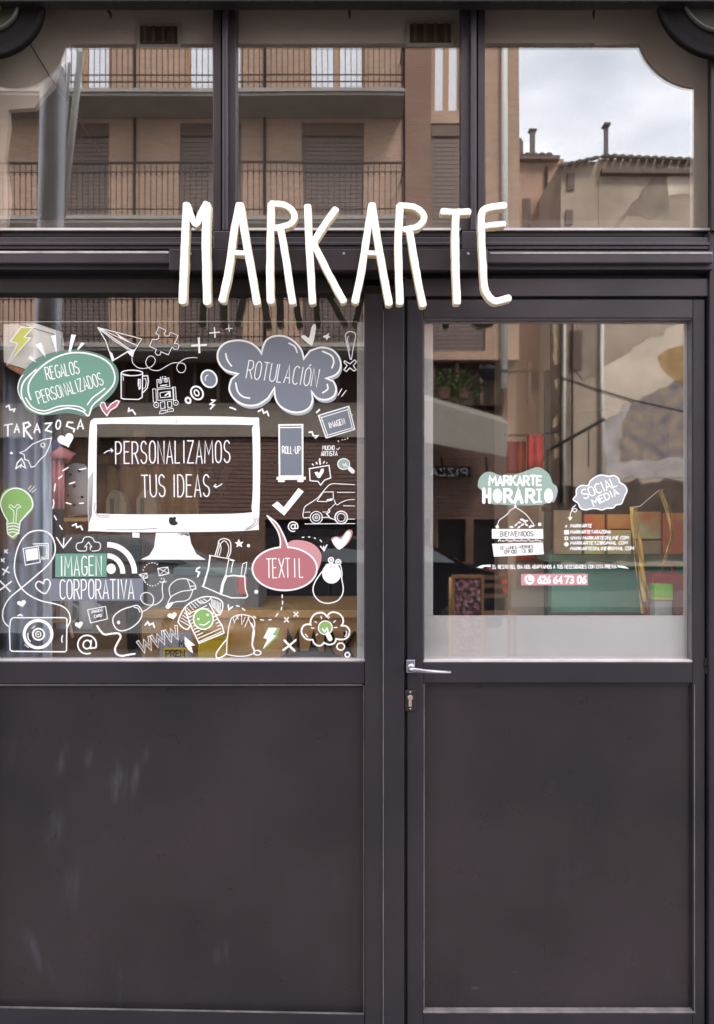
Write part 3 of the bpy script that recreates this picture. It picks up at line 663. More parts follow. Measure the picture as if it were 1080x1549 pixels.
# --- mug, robot, small heart
v = Vinyl('mug_sticker', 'line drawing of a coffee mug beside the green bubble', GRP, ZE())
v.line('mug_outline', VWS, 1.6, ell(430, 606, 118, 30, n=20)[:-1], closed=True).line('mug_outline', VWS, 1.6, [(312, 610), (312, 880), (340, 890), (500, 895), (540, 870), (545, 610)])
v.line('mug_outline', VWS, 1.6, [(548, 640), (600, 635), (608, 700), (595, 770), (550, 820)]).line('mug_outline', VWS, 1.0, [(556, 670), (580, 668), (584, 720), (575, 760), (552, 780)])
v.line('mug_outline', VWS, 1.0, [(320, 614), (440, 636), (540, 618)], True).line('mug_outline', VWS, 2.2, [(502, 675), (500, 745)]).line('mug_outline', VWS, 1.2, [(520, 670), (520, 780)]).line('mug_outline', VWS, 2.0, [(508, 760), (508, 782)])
v.line('mug_outline', VWS, 1.0, [(332, 640), (334, 690)]).end()
v = Vinyl('heart_sticker', 'pink outlined heart below the mug drawing', GRP, ZE())
v.fill('heart_fill', VPINK, [(85, 925), (120, 918), (160, 985), (190, 950), (250, 905), (310, 910), (270, 985), (205, 1020), (160, 1085), (100, 1020)])
v.line('heart_outline', VWS, 1.6, [(98, 925), (130, 930), (158, 1000), (200, 945), (262, 905), (290, 915), (255, 975), (195, 1010), (155, 1072), (110, 1015), (82, 960)], closed=True).end()
v = Vinyl('robot_sticker', 'small line drawing of a boxy toy robot', GRP, ZE())
for pts in ([(700, 680), (830, 660), (842, 750), (705, 770)], [(708, 785), (880, 770), (888, 895), (712, 905)], [(735, 820), (845, 805), (850, 865), (738, 875)], [(655, 780), (690, 782), (695, 925), (662, 925)], [(872, 760), (902, 760), (912, 905), (880, 908)], [(738, 925), (785, 918), (790, 985), (745, 1000)], [(815, 920), (858, 912), (865, 975), (822, 985)], [(735, 1020), (800, 1010), (800, 1040), (728, 1052)], [(815, 1005), (875, 990), (885, 1020), (815, 1030)]):
    v.line('robot_outline', VWS, 1.0, pts, closed=True)
for c, r in (((737, 700), 18), ((798, 690), 18), ((695, 955), 28), ((905, 930), 28)): v.line('robot_outline', VWS, 1.0, ell(c[0], c[1], r, r, n=12)[:-1], closed=True)
for c in ((737, 700), (798, 690), (695, 955), (905, 930), (740, 655), (792, 648)): v.dot('robot_outline', VWS, c, 7)
v.line('robot_outline', VWS, 1.6, [(735, 745), (812, 735)]).line('robot_outline', VWS, 2.2, [(790, 850), (835, 820), (838, 855)]).line('robot_outline', VWS, 1, [(760, 660), (765, 640)]).end()
# --- pluses, ovals
v = Vinyl('plus_sticker', 'three white plus signs of falling size above the coloured cloud', GRP, ZB())
for c, r, w in (((116, 158), 44, 3.0), ((204, 86), 30, 2.0), ((285, 64), 19, 1.3)):
    v.line('plus', VW, w, [(c[0] - r, c[1] + 2), (c[0] + r, c[1] - 2)], cap=False).line('plus', VW, w, [(c[0] - 2, c[1] - r), (c[0] + 2, c[1] + r)], cap=False)
v.end()
v = Vinyl('thought_dots_sticker', 'three white ringed ovals leading to the slate cloud', GRP, ZB())
v.fill('dot_fill', VSLATE, ell(172, 346, 40, 44, n=20, rot=-30)[:-1]).line('dot_ring', VW, 2.4, ell(172, 346, 42, 50, n=24, rot=-30)[:-1], closed=True).line('dot_ring', VW, 1.2, [(152, 358), (152, 335), (168, 325)], True)
v.line('dot_ring', VW, 2.6, ell(104, 426, 32, 39, n=20, rot=-35)[:-1], closed=True).line('dot_ring', VW, 2.0, ell(102, 426, 12, 18, n=12, rot=-30)[:-1], closed=True)
v.line('dot_ring', VW, 3.0, ell(54, 468, 13, 16, n=14, rot=-30)[:-1], closed=True).end()
# --- rotulacion cloud
v = Vinyl('cloud_sticker', 'slate blue cloud with a thick white outline reading ROTULACIÓN', GRP, ZB())
cl = []
arcs = [(345, 232, 122, 92, 128, 322, 0), (590, 195, 128, 92, 172, 352, 0), (812, 265, 105, 92, 218, 408, 0), (815, 400, 72, 66, -50, 100, 0), (648, 410, 112, 122, 12, 176, 0), (412, 388, 130, 112, 24, 215, 0)]
def cloudpts(grow=0, dx=0, dy=0):
    P = [(335, 318), (262, 296), (224, 246), (224, 190), (262, 146), (330, 130), (400, 142), (448, 176), (468, 206), None,
         (472, 180), (494, 130), (540, 106), (600, 108), (655, 140), (692, 185), (706, 234), None,
         (740, 190), (800, 170), (862, 182), (902, 222), (914, 275), (888, 322), (830, 344), None,
         (872, 360), (888, 400), (874, 444), (830, 464), (780, 454), (748, 415), None,
         (756, 460), (740, 505), (695, 532), (635, 532), (575, 502), (546, 455), (540, 396), None,
         (505, 455), (445, 492), (375, 494), (315, 460), (286, 405), (298, 350)]
    out = []; seg = []
    for p in P + [None]:
        if p is None:
            out += [(q.x, q.y) for q in smooth_pts(seg, False, 4)]; seg = []
        else: seg.append((p[0] + dx, p[1] + dy))
    return out
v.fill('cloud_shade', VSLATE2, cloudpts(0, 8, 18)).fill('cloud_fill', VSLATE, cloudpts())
v.line('cloud_outline', VW, 2.7, cloudpts(), closed=True)
for pts, w in (([(266, 205), (275, 240), (298, 274)], 2.4), ([(622, 146), (655, 165), (668, 198)], 2.2), ([(812, 192), (860, 215), (875, 250), (864, 285)], 2.6), ([(322, 370), (335, 420), (365, 448), (400, 455)], 2.4), ([(838, 378), (840, 405), (812, 425)], 2.4)):
    v.line('cloud_outline', VW, w, pts, True)
v.text('lettering', VW, 'ROTULACIÓN', (380, 343), (778, 392), 102, 1.5, 0.34, shear=0.05).end()
# --- hearts, stars, exclamation near the cloud
v = Vinyl('heart_sticker', 'solid white tick-shaped heart above the right side of the slate cloud', GRP, ZB())
v.fill('heart', VW, [(690, 108), (710, 100), (735, 115), (748, 60), (762, 38), (774, 45), (770, 90), (755, 155), (742, 155), (715, 135)], True, 3).end()
v = Vinyl('star_sticker', 'tiny white star between the tick heart and the exclamation mark', GRP, ZB())
v.fill('star', VW, [(815, 105), (832, 100), (848, 88), (845, 104), (856, 112), (842, 116), (836, 130), (828, 116), (814, 112)]).end()
v = Vinyl('exclamation_sticker', 'outlined exclamation mark with a crossed dot at the top right of the window', GRP, ZB())
v.line('mark_outline', VWS, 1.6, [(968, 236), (942, 120), (944, 92), (965, 80), (992, 88), (997, 110), (985, 170)], True).line('mark_outline', VWS, 1.4, [(985, 170), (974, 236), (966, 236)]).line('mark_outline', VWS, 1.2, [(966, 190), (952, 130), (958, 105)], True)
v.line('mark_outline', VWS, 1.6, [(935, 245), (966, 262), (992, 240), (1002, 250), (985, 272), (1000, 295), (988, 302), (965, 285), (945, 305), (932, 295), (950, 272), (932, 254)], closed=True).end()
v = Vinyl('dash_sticker', 'pair of slanting white dashes right of the slate cloud', GRP, ZB())
v.line('dash', VW, 1.4, [(898, 440), (920, 402)]).line('dash', VW, 1.4, [(918, 446), (946, 410)]).end()
# --- squiggles
sq = [(ZA(), [(36, 522), (52, 514), (58, 540), (86, 536), (80, 550)], 'white zigzag squiggle left of the green bubble'),
      (ZA(), [(752, 530), (750, 548), (772, 540), (790, 566)], 'white zigzag squiggle between the mug and the robot'),
      (ZB(), [(186, 466), (205, 468), (178, 490), (200, 494), (180, 516)], 'white zigzag squiggle under the ringed ovals'),
      (ZB(), [(450, 530), (472, 518), (480, 540), (498, 530), (508, 555)], 'white zigzag squiggle below the left half of the slate cloud'),
      (ZB(), [(736, 648), (752, 645), (760, 668), (786, 666), (770, 680)], 'white zigzag squiggle right of the banner drawing'),
      (ZC(), [(408, 205), (428, 196), (432, 215), (454, 208), (464, 228)], 'white zigzag squiggle left of the monitor foot'),
      (ZC(), [(818, 765), (832, 748), (842, 765), (862, 755), (870, 778)], 'white zigzag squiggle above the WWW lettering'),
      (ZD(), [(120, 440), (104, 448), (100, 462), (118, 468), (108, 492)], 'white curled squiggle left of the shopping bags')]
for fr, pts, lb in sq:
    v = Vinyl('squiggle_sticker', lb, GRP, fr); v.line('squiggle', VW, 2.4, pts).end()
v = Vinyl('dash_sticker', 'short white dash between two squiggles over the monitor', GRP, ZB()); v.line('dash', VW, 2.4, [(290, 508), (306, 512), (322, 520)], True).end()
v = Vinyl('dash_sticker', 'short white comma dash above the small framed IMAGEN', GRP, ZB()); v.line('dash', VW, 2.6, [(794, 520), (778, 536)]).end()
# --- TARAZONA lettering, heart, rocket, bulb
v = Vinyl('hand_lettering_sticker', 'hand-drawn white lettering TARAZOCA under the green bubble', GRP, ZA())
for pts, w in (([(26, 630), (72, 622)], 2.2), ([(46, 628), (46, 692)], 2.6), ([(84, 672), (98, 626), (112, 670)], 2.4), ([(86, 656), (110, 654)], 1.8), ([(140, 694), (138, 618)], 2.8), ([(136, 620), (164, 612), (176, 630), (144, 652), (186, 708)], 2.8), ([(200, 672), (216, 622), (232, 670)], 2.4), ([(204, 656), (230, 654)], 1.8), ([(264, 620), (300, 616), (266, 658), (300, 668)], 2.6), ([(424, 614), (396, 612), (388, 634), (412, 644), (434, 652), (430, 668)], 2.6), ([(452, 650), (470, 598), (486, 650)], 2.4), ([(456, 636), (484, 634)], 1.8)):
    v.line('lettering', VW, w, pts)
v.line('lettering', VW, 2.2, ell(340, 626, 13, 26, n=18, rot=8)[:-1], closed=True).end()
v = Vinyl('heart_sticker', 'solid cream-white heart under the TARAZOCA lettering', GRP, ZA())
v.fill('heart', VW, heart(96, 92, 385, 716, -18)).end()
v = Vinyl('rocket_sticker', 'line drawing of a small rocket under the TARAZOCA lettering', GRP, ZA())
v.line('rocket_outline', VWS, 1.3, [(300, 704), (255, 712), (190, 740), (150, 775), (115, 790), (140, 800), (145, 830), (165, 835), (182, 875), (205, 868), (225, 840), (265, 800), (290, 750)], closed=True)
v.line('rocket_outline', VWS, 1.2, ell(250, 745, 12, 12, n=12)[:-1], closed=True).line('rocket_outline', VWS, 1.8, [(92, 884), (100, 850), (125, 825), (140, 850), (150, 880), (120, 862), (92, 884)]).line('rocket_outline', VWS, 1.4, [(118, 880), (128, 852)]).end()
v = Vinyl('dot_sticker', 'single white dot left of the rocket drawing', GRP, ZA()); v.dot('dot', VW, (66, 792), 8).end()
v = Vinyl('bulb_sticker', 'large leaf-green light bulb drawing at the left edge of the window', GRP, ZC())
v.fill('bulb_fill', VLEAF, [(20, 130), (2, 90), (8, 30), (45, -5), (100, -10), (150, 10), (185, 50), (190, 100), (160, 145), (120, 180), (110, 240), (80, 282), (40, 250), (42, 180)], True)
v.line('bulb_outline', VW, 1.8, [(45, 182), (12, 120), (4, 70), (30, 20), (80, -5), (135, 8), (175, 50), (182, 100), (150, 140), (115, 182)], True)
v.line('bulb_outline', VWS, 1.6, [(38, 182), (42, 250), (70, 270), (105, 245), (114, 182)])
for i in range(4): v.line('bulb_outline', VWS, 1.6, [(42, 196 + i * 17), (76, 190 + i * 17), (112, 200 + i * 17)], True)
v.line('bulb_outline', VWS, 1.2, [(75, 185), (78, 130), (62, 108), (50, 100), (60, 88), (80, 104), (98, 86), (116, 100), (96, 112), (90, 185)], True)
for a in ([(158, 2), (176, -22)], [(166, 14), (196, -18)], [(178, 20), (206, -2)]): v.line('bulb_outline', VWS, 1.0, a)
v.end()
# --- the dashes round the scarf
v = Vinyl('dotted_arrow_sticker', 'dotted white trail running down from the rocket to a small arrow', GRP, ZC())
for a in ([(352, -104), (384, -122)], [(448, -110), (484, -118)], [(306, 10), (312, -30)], [(300, 60), (304, 80), (296, 108)], [(372, 76), (400, 84)], [(448, 80), (470, 78)], [(306, 150), (318, 172)], [(336, 204), (350, 226)], [(330, -60), (350, -76)], [(390, -30), (420, -40)]):
    v.line('dash', VW, 1.8, a)
v.line('arrow', VW, 1.8, [(318, 272), (356, 330), (402, 274)]).line('arrow', VW, 1.8, [(356, 330), (360, 276)]).end()
# --- the monitor
v = Vinyl('monitor_sticker', 'big white desktop monitor drawing framing the words PERSONALIZAMOS TUS IDEAS', GRP, PX)
out = smooth_pts([(150, 632.5), (265, 629.5), (380, 631.5), (392, 638), (393.5, 720), (391, 792), (383, 802), (265, 805), (145, 803.5), (134, 795), (133, 720), (135.5, 645), (142, 634)], True, 5)
inn = smooth_pts([(152, 641.5), (265, 642), (375, 643), (381, 650), (382.5, 715), (380.5, 766), (371, 776), (265, 778), (152, 777), (146.5, 770), (146, 710), (147, 648)], True, 5)
# ring between the two outlines, resampled so that both have the same number of points
def resample(P, n, c):
    r = []
    for k in range(n):
        a = 2 * PI * k / n; d = Vector((math.cos(a), math.sin(a))); best = None
        for i in range(len(P)):
            p, q = P[i] - c, P[(i + 1) % len(P)] - c; e = q - p; den = d.x * e.y - d.y * e.x
            if abs(den) < 1e-9: continue
            t = (p.x * e.y - p.y * e.x) / den; s_ = (p.x * d.y - p.y * d.x) / den
            if t > 0 and -1e-6 <= s_ <= 1 + 1e-6: best = t if best is None else max(best, t)
        r.append(c + d * (best or 0))
    return r
c0 = Vector((264, 712)); NR = 360; O_, I_ = resample(out, NR, c0), resample(inn, NR, c0)
bm = v.bmof('monitor_frame', VW); y = v.depth()
ov = [bm.verts.new(G(p.x, p.y, y)) for p in O_]; iv = [bm.verts.new(G(p.x, p.y, y)) for p in I_]
for i in range(NR): j = (i + 1) % NR; bm.faces.new((ov[i], ov[j], iv[j], iv[i]))
v.fill('monitor_foot', VW, [(236, 806), (286, 806), (289, 822), (297, 838), (311, 846.5), (213, 846.5), (226, 840), (233, 828)])
v.fr = PX
v.fill('logo', VBLACK, [(255.5, 785), (258, 782), (261, 783), (264, 781.5), (266.5, 783.5), (265.5, 787), (268, 790), (269.5, 789.5), (268, 793), (264, 794.8), (259, 794), (256, 791)], True, 3)
v.dot('webcam_dot', VBLACK, (266.5, 637), 0.9)
for i in range(26): v.line('hatching', VBLACK, 0.55, [(132.5 + i * .05, 727 + i * 2.6), (141.5 - i * .1, 713 + i * 2.6)], cap=False)
for r, w in ((0, .6), (2.5, .5)): v.line('hatching', VBLACK, w, [(142.5 + r, 760), (143.5 + r, 773 - r * .3), (150, 781.5 - r), (166, 782 - r)], True)
for r in (0, 3, 5.5): v.line('hatching', VBLACK, .55, [(391 - r, 783), (388 - r, 793), (380 - r * 1.2, 799), (371, 801.5)], True)
v.line('hatching', VBLACK, .6, [(160, 801.5), (205, 801), (238, 799)], True)
for i in range(7): v.line('hatching', VBLACK, .6, [(268 + i * 3, 808.5 + (i % 3)), (276 + i * 2.5, 806.5 + (i % 2)), (284 + i, 811 - i * .5)], True)
v.text('lettering', VWS, 'PERSONALIZAMOS', (175, 701), (348, 700), 33, 1.9, 0.42, jitter=0.015)
v.text('lettering', VWS, 'TUS', (215, 752), (250, 751), 33, 1.9, 0.38).text('lettering', VWS, 'IDEAS', (262, 751.5), (317, 751), 33, 1.9, 0.38)
v.line('lettering', VWS, 1.4, [(157, 686), (163, 682), (171, 681.5)], True).line('lettering', VWS, 1.4, [(167, 678.5), (171, 681.5), (168, 684)])
v.line('lettering', VWS, 1.6, [(336, 731.5), (330, 735.5), (324, 735.5)], True).line('lettering', VWS, 1.4, [(327, 732), (323.5, 735.5), (328, 738)])
v.end()
# --- roll-up, imagen frame, like bubble, tick, bulb, van
v = Vinyl('banner_sticker', 'slate roll-up banner drawing reading ROLL-UP, right of the monitor', GRP, ZI())
v.fill('banner_fill', VSLATE, [(100, 200), (340, 200), (342, 720), (98, 720)])
v.line('banner_outline', VW, 2.6, [(88, 165), (342, 162), (344, 722), (92, 724)], closed=True).line('banner_outline', VW, 2.0, [(90, 192), (342, 190)], cap=False)
v.line('banner_outline', VW, 4.6, [(60, 746), (378, 744)], cap=False).line('banner_outline', VW, 3.4, [(86, 774), (140, 776)]).line('banner_outline', VW, 3.4, [(296, 774), (345, 774)])
v.text('lettering', VW, 'ROLL-UP', (122, 476), (318, 476), 78, 1.3, 0.3).end()
v = Vinyl('picture_frame_sticker', 'tilted small framed picture drawing reading IMAGEN', GRP, ZI())
v.fill('frame_fill', VSLATE, [(516, 60), (850, -40), (912, 215), (600, 308)])
v.line('frame_outline', VW, 1.6, [(516, 62), (848, -40), (912, 212), (600, 306)], closed=True).line('frame_outline', VW, 1.2, [(548, 84), (836, -4), (884, 196), (616, 276)], closed=True)
for a in ([(516, 62), (548, 84)], [(848, -40), (836, -4)], [(912, 212), (884, 196)], [(600, 306), (616, 276)], [(530, 120), (562, 112)], [(870, 60), (892, 52)]): v.line('frame_outline', VW, 0.9, a, cap=False)
v.text('lettering', VW, 'IMAGEN', (640, 202), (808, 152), 62, 1.3, 0.35).end()
v = Vinyl('caption_sticker', 'two lines of tiny white lettering above the small bulb drawing', GRP, ZI())
v.text('lettering', VWS, 'MUCHO', (560, 436), (690, 436), 46, 1.1, 0.3).text('lettering', VWS, 'ARTISTA', (546, 502), (722, 498), 48, 1.2, 0.3)
for a in ([(728, 332), (740, 350)], [(770, 328), (784, 324)], [(800, 322), (812, 320)], [(832, 300), (836, 320)], [(712, 425), (732, 432), (744, 408)]): v.line('lettering', VWS, 1.1, a)
v.end()
v = Vinyl('like_bubble_sticker', 'small square speech bubble with a white heart in it and rays on top', GRP, ZI())
v.line('bubble_outline', VWS, 1.7, [(418, 640), (630, 604), (650, 740), (582, 765), (540, 820), (512, 780), (425, 770)], closed=True)
v.fill('heart', VW, [(472, 680), (505, 672), (522, 690), (548, 640), (576, 642), (572, 680), (530, 745), (505, 738)])
for a, w in (([(450, 590), (460, 602)], 1.8), ([(492, 572), (500, 588)], 2.2), ([(530, 535), (534, 590)], 2.6), ([(580, 562), (570, 580)], 1.8), ([(612, 572), (600, 584)], 1.4)): v.line('ray', VWS, w, a)
v.end()
v = Vinyl('bulb_sticker', 'small pale green light bulb drawing with a white base by the frosted strip', GRP, ZI())
v.fill('bulb_fill', VPALEGREEN, ell(790, 590, 72, 66, n=24)[:-1]).line('bulb_base', VW, 6.5, [(858, 640), (890, 672)]).line('bulb_outline', VWS, 1.3, ell(792, 590, 64, 58, n=22)[:-1], closed=True).line('bulb_outline', VWS, 1.5, [(775, 585), (800, 612), (812, 580), (830, 620)]).end()
v = Vinyl('tick_sticker', 'bold white tick mark below the roll-up banner drawing', GRP, ZI())
v.fill('tick', VW, [(10, 1040), (70, 995), (138, 1060), (300, 850), (356, 890), (142, 1152)]).end()
v = Vinyl('van_sticker', 'thin line drawing of a delivery van cut off by the frosted strip', GRP, ZI())
v.line('van_outline', VWS, 1.3, [(912, 815), (780, 808), (670, 804), (620, 830), (575, 880), (500, 965), (380, 1045), (356, 1090), (352, 1170), (420, 1170)], True)
v.line('van_outline', VWS, 1.2, [(500, 996), (568, 895), (676, 892), (678, 960), (655, 990)]).line('van_outline', VWS, 1.2, [(500, 996), (610, 1000)]).line('van_outline', VWS, 1.2, [(718, 898), (912, 898)]).line('van_outline', VWS, 1.2, [(685, 975), (700, 1010), (720, 1035), (760, 1010), (830, 982), (912, 975)], True)
v.line('van_outline', VWS, 1.2, [(785, 1045), (912, 1047)]).line('van_outline', VWS, 1.0, [(362, 1115), (430, 1112)]).line('van_outline', VWS, 1.0, [(560, 1112), (610, 1112), (640, 1080), (700, 1020)]).line('van_outline', VWS, 1.2, [(545, 1172), (625, 1170), (700, 1200)]).line('van_outline', VWS, 1.2, [(835, 1190), (915, 1190)]).line('van_outline', VWS, 1.1, [(365, 1242), (915, 1238)])
v.line('van_outline', VWS, 3.2, [(615, 985), (660, 975)]).line('van_outline', VWS, 1.8, [(630, 1080), (640, 1110), (605, 1130), (635, 1165)])
for c, r, w in (((492, 1172), 66, 1.3), ((492, 1172), 38, 1.4), ((492, 1172), 14, 1.2), ((764, 1172), 68, 2.0), ((764, 1172), 44, 1.2)): v.line('wheel_outline', VWS, w, ell(c[0], c[1], r, r, n=26)[:-1], closed=True)
v.end()
# --- at sign, dashed arrow, white heart, textil bubble
def at_sign(name, label, fr, cx, cy, r, w):
    v = Vinyl(name, label, GRP, fr)
    v.line('at_sign', VW, w, ell(cx, cy, r * .42, r * .46, n=16, rot=15)[:-1], closed=True)
    v.line('at_sign', VW, w, [(cx + r * .45, cy - r * .45), (cx + r * .38, cy + r * .4)] + ell(cx, cy, r, r, 20, -290, n=26), False).end()
at_sign('at_sign_sticker', 'small white at sign between the tick and the textile bubble', ZI(), 240, 1272, 52, 1.7)
at_sign('at_sign_sticker', 'large white at sign right of the camera drawing', ZG(), 244, 1350, 108, 2.2)
v = Vinyl('dashed_arrow_sticker', 'dashed white arc ending in an arrow over the rucksack drawing', GRP, ZD())
for a in ([(694, 272), (708, 270)], [(730, 268), (742, 270)], [(762, 274), (774, 278)], [(796, 284), (808, 298)]): v.line('dash', VW, 1.5, a)
v.line('arrow', VW, 1.8, [(800, 322), (820, 346), (836, 314)]).line('arrow', VW, 1.8, [(820, 346), (818, 322)]).end()
v = Vinyl('heart_sticker', 'solid white heart with a pink edge beside the frosted strip', GRP, ZD())
v.fill('heart_edge', VPINK2, [(860, 280), (888, 266), (915, 270), (950, 232), (975, 230), (980, 252), (958, 300), (912, 338), (880, 320)], True, 3)
v.fill('heart', VW, [(866, 288), (890, 272), (918, 282), (945, 240), (965, 238), (970, 258), (950, 300), (908, 340), (880, 318)], True, 3).end()
v = Vinyl('speech_bubble_sticker', 'dusty pink oval speech bubble reading TEXTIL', GRP, ZD())
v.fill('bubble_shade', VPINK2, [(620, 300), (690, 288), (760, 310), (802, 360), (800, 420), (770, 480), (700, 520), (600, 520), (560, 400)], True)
v.fill('bubble_fill', VPINK, ell(598, 448, 180, 120, n=40)[:-1]).fill('bubble_fill', VPINK, [(572, 340), (574, 300), (560, 240), (520, 170), (508, 160), (560, 200), (590, 260), (620, 334)])
v.line('bubble_outline', VW, 2.4, ell(598, 448, 182, 122, -82, 260, n=44)).line('bubble_outline', VW, 2.2, [(572, 330), (574, 290), (556, 230), (500, 150)], True).line('bubble_outline', VW, 2.4, [(500, 150), (555, 195), (594, 265), (618, 330)], True)
v.text('lettering', VW, 'TEX', (496, 500), (596, 498), 108, 1.6, 0.24).text('lettering', VW, 'TIL', (602, 498), (706, 496), 108, 1.6, 0.7).end()
# --- shopping bags
v = Vinyl('shopping_bags_sticker', 'sketchy white line drawing of two shopping bags by the monitor foot', GRP, ZD())
v.line('bag_outline', VW, 1.3, [(172, 372), (284, 392), (262, 500), (238, 592)]).line('bag_outline', VW, 2.4, [(178, 376), (168, 450), (140, 545)]).line('bag_outline', VW, 1.6, [(130, 545), (180, 566), (240, 592)])
v.line('bag_outline', VW, 1.4, [(205, 375), (222, 320), (228, 290), (258, 278), (290, 295), (294, 350), (278, 392)], True).line('bag_outline', VW, 1.2, [(216, 378), (236, 310), (262, 292), (284, 330), (272, 385)], True).line('bag_outline', VW, 1.0, [(226, 300), (240, 330), (228, 378)], True)
v.line('bag_outline', VW, 4.2, [(268, 490), (250, 530), (240, 586)]).line('bag_outline', VW, 1.6, [(236, 592), (300, 612), (380, 612), (390, 600), (376, 560), (374, 490)]).line('bag_outline', VW, 2.2, [(262, 492), (310, 486), (372, 492)])
v.line('bag_outline', VW, 1.3, [(290, 400), (310, 402), (300, 440), (296, 470)]).line('bag_outline', VW, 1.2, [(352, 486), (362, 420), (384, 412), (380, 450), (370, 490)]).line('bag_outline', VW, 1.2, [(284, 392), (318, 402)]).end()
v = Vinyl('star_sticker', 'small white star and dot right of the monitor foot', GRP, ZD())
v.fill('star', VW, [(338, 280), (348, 298), (366, 296), (354, 310), (360, 328), (342, 318), (326, 328), (330, 310), (316, 300), (332, 298)]).dot('star', VW, (394, 318), 9).end()
v = Vinyl('dot_sticker', 'single white dot left of the dashed trail under the textile bubble', GRP, ZD()); v.dot('dot', VW, (438, 578), 11).end()
# --- cap
v = Vinyl('cap_sticker', 'white line drawing of a baseball cap', GRP, ZK())
v.line('cap_outline', VWS, 1.3, [(350, 330), (340, 250), (390, 195), (460, 182), (520, 205), (545, 245), (520, 268), (440, 280), (380, 305), (350, 330), (325, 375)], True).line('cap_outline', VWS, 1.3, [(525, 262), (500, 330), (460, 355), (390, 362), (345, 385)], True)
v.line('cap_outline', VWS, 1.2, [(480, 190), (495, 225), (505, 262)], True).fill('cap_outline', VW, [(310, 400), (325, 375), (368, 362), (362, 388), (335, 416), (312, 412)]).line('cap_outline', VWS, 1.2, [(505, 240), (545, 238), (548, 262), (508, 268)]).end()
# --- mail orbit, mouse
v = Vinyl('mail_circle_sticker', 'dotted circle with two tiny envelopes at the end of the mouse cable', GRP, ZK())
for k in range(22):
    a = 2 * PI * k / 22 + .1; 
    if not (abs(math.degrees(a) % 360 - 330) < 22 or abs(math.degrees(a) % 360 - 178) < 22): v.dot('dotted_ring', VWS, (208 + 76 * math.cos(a), 148 + 90 * math.sin(a)), 5)
for P in ([(250, 102), (328, 92), (338, 140), (262, 160)], [(105, 150), (165, 138), (170, 175), (140, 182)]):
    v.line('envelope', VWS, 1.2, P, closed=True); m_ = ((P[0][0] + P[2][0]) / 2, (P[0][1] + P[2][1]) / 2); v.line('envelope', VWS, 1.0, [P[0], m_, P[1]]).line('envelope', VWS, .9, [P[3], m_, P[2]])
v.line('envelope', VWS, 1.2, [(140, 190), (160, 214)]).end()
v = Vinyl('mouse_sticker', 'line drawing of a computer mouse with a looping cable', GRP, ZK())
v.line('cable', VWS, 1.3, [(320, 205), (290, 215), (285, 270), (290, 330), (250, 375), (200, 388), (150, 378), (118, 340), (130, 300), (175, 290), (212, 320), (215, 370), (180, 410), (130, 440)], True).line('cable', VWS, 1.2, [(270, 212), (300, 200), (295, 178)], True)
v.fr = ZG(); v.line('mouse_outline', VWS, 1.7, [(770, 905), (830, 895), (875, 940), (885, 1010), (840, 1090), (750, 1160), (650, 1190), (580, 1160), (545, 1080), (565, 1010), (650, 945)], True, closed=True).dot('mouse_outline', VWS, (612, 1092), 18, 22)
v.line('mouse_outline', VWS, 1.4, [(790, 915), (840, 930), (862, 975)], True).end()
v = Vinyl('curl_sticker', 'thick white S-shaped curl below the mouse drawing', GRP, ZG())
v.line('curl', VW, 2.8, [(362, 1132), (400, 1190), (450, 1232), (540, 1222), (610, 1220), (635, 1260), (600, 1330), (570, 1400), (590, 1460), (650, 1482), (720, 1470), (800, 1458)], True).end()
v = Vinyl('card_sticker', 'tiny tilted outlined card with scribbled white text', GRP, ZG())
v.line('card_outline', VWS, 1.3, [(250, 945), (460, 905), (482, 1050), (285, 1098)], closed=True).text('lettering', VWS, 'IMAGEN', (300, 985), (420, 962), 30, .9, .3).text('lettering', VWS, 'CARD', (330, 1040), (420, 1022), 32, 1.0, .3).end()
# --- cloud upload, rss, imagen corporativa
v = Vinyl('upload_cloud_sticker', 'small outlined cloud with an upward arrow over the green label', GRP, ZG())
v.line('cloud_outline', VWS, 1.3, [(235, 256), (150, 256), (118, 220), (130, 170), (185, 155), (210, 105), (260, 92), (310, 110), (335, 150), (385, 160), (402, 200), (385, 245), (340, 258), (300, 258)], True)
v.line('arrow', VWS, 1.3, [(238, 250), (240, 205), (215, 210), (262, 155), (300, 210), (280, 212), (284, 250)]).end()
v = Vinyl('feed_symbol_sticker', 'white web feed symbol of a dot and two arcs', GRP, ZG())
v.dot('feed_dot', VW, (525, 466), 55, 60)
v.line('feed_arc', VW, 7.5, ell(482, 522, 180, 208, -90, 0, n=24), cap=False).line('feed_arc', VW, 8.0, ell(480, 520, 318, 336, -90, 0, n=30), cap=False).end()
v = Vinyl('label_sticker', 'green rectangular label with the word IMAGEN', GRP, ZG())
v.fill('label_fill', VGREEN, [(-125, 290), (472, 286), (474, 560), (-128, 564)]).text('lettering', VW, 'IMAGEN', (-62, 545), (412, 540), 222, 1.7, 0.42).end()
v = Vinyl('label_sticker', 'slate blue rectangular label with the word CORPORATIVA', GRP, ZG())
v.fill('label_fill', VSLATE, [(-180, 580), (900, 578), (905, 835), (-190, 842)]).text('lettering', VW, 'CORPORATIVA', (-75, 818), (790, 812), 222, 1.7, 0.36, jitter=.01).end()
# --- square sticker near the monitor foot
v = Vinyl('square_sticker', 'plain tiny white square left of the monitor foot', GRP, PX); v.fill('square', VW, [(200, 805.5), (211, 806), (211, 813.5), (200.5, 813)]).end()
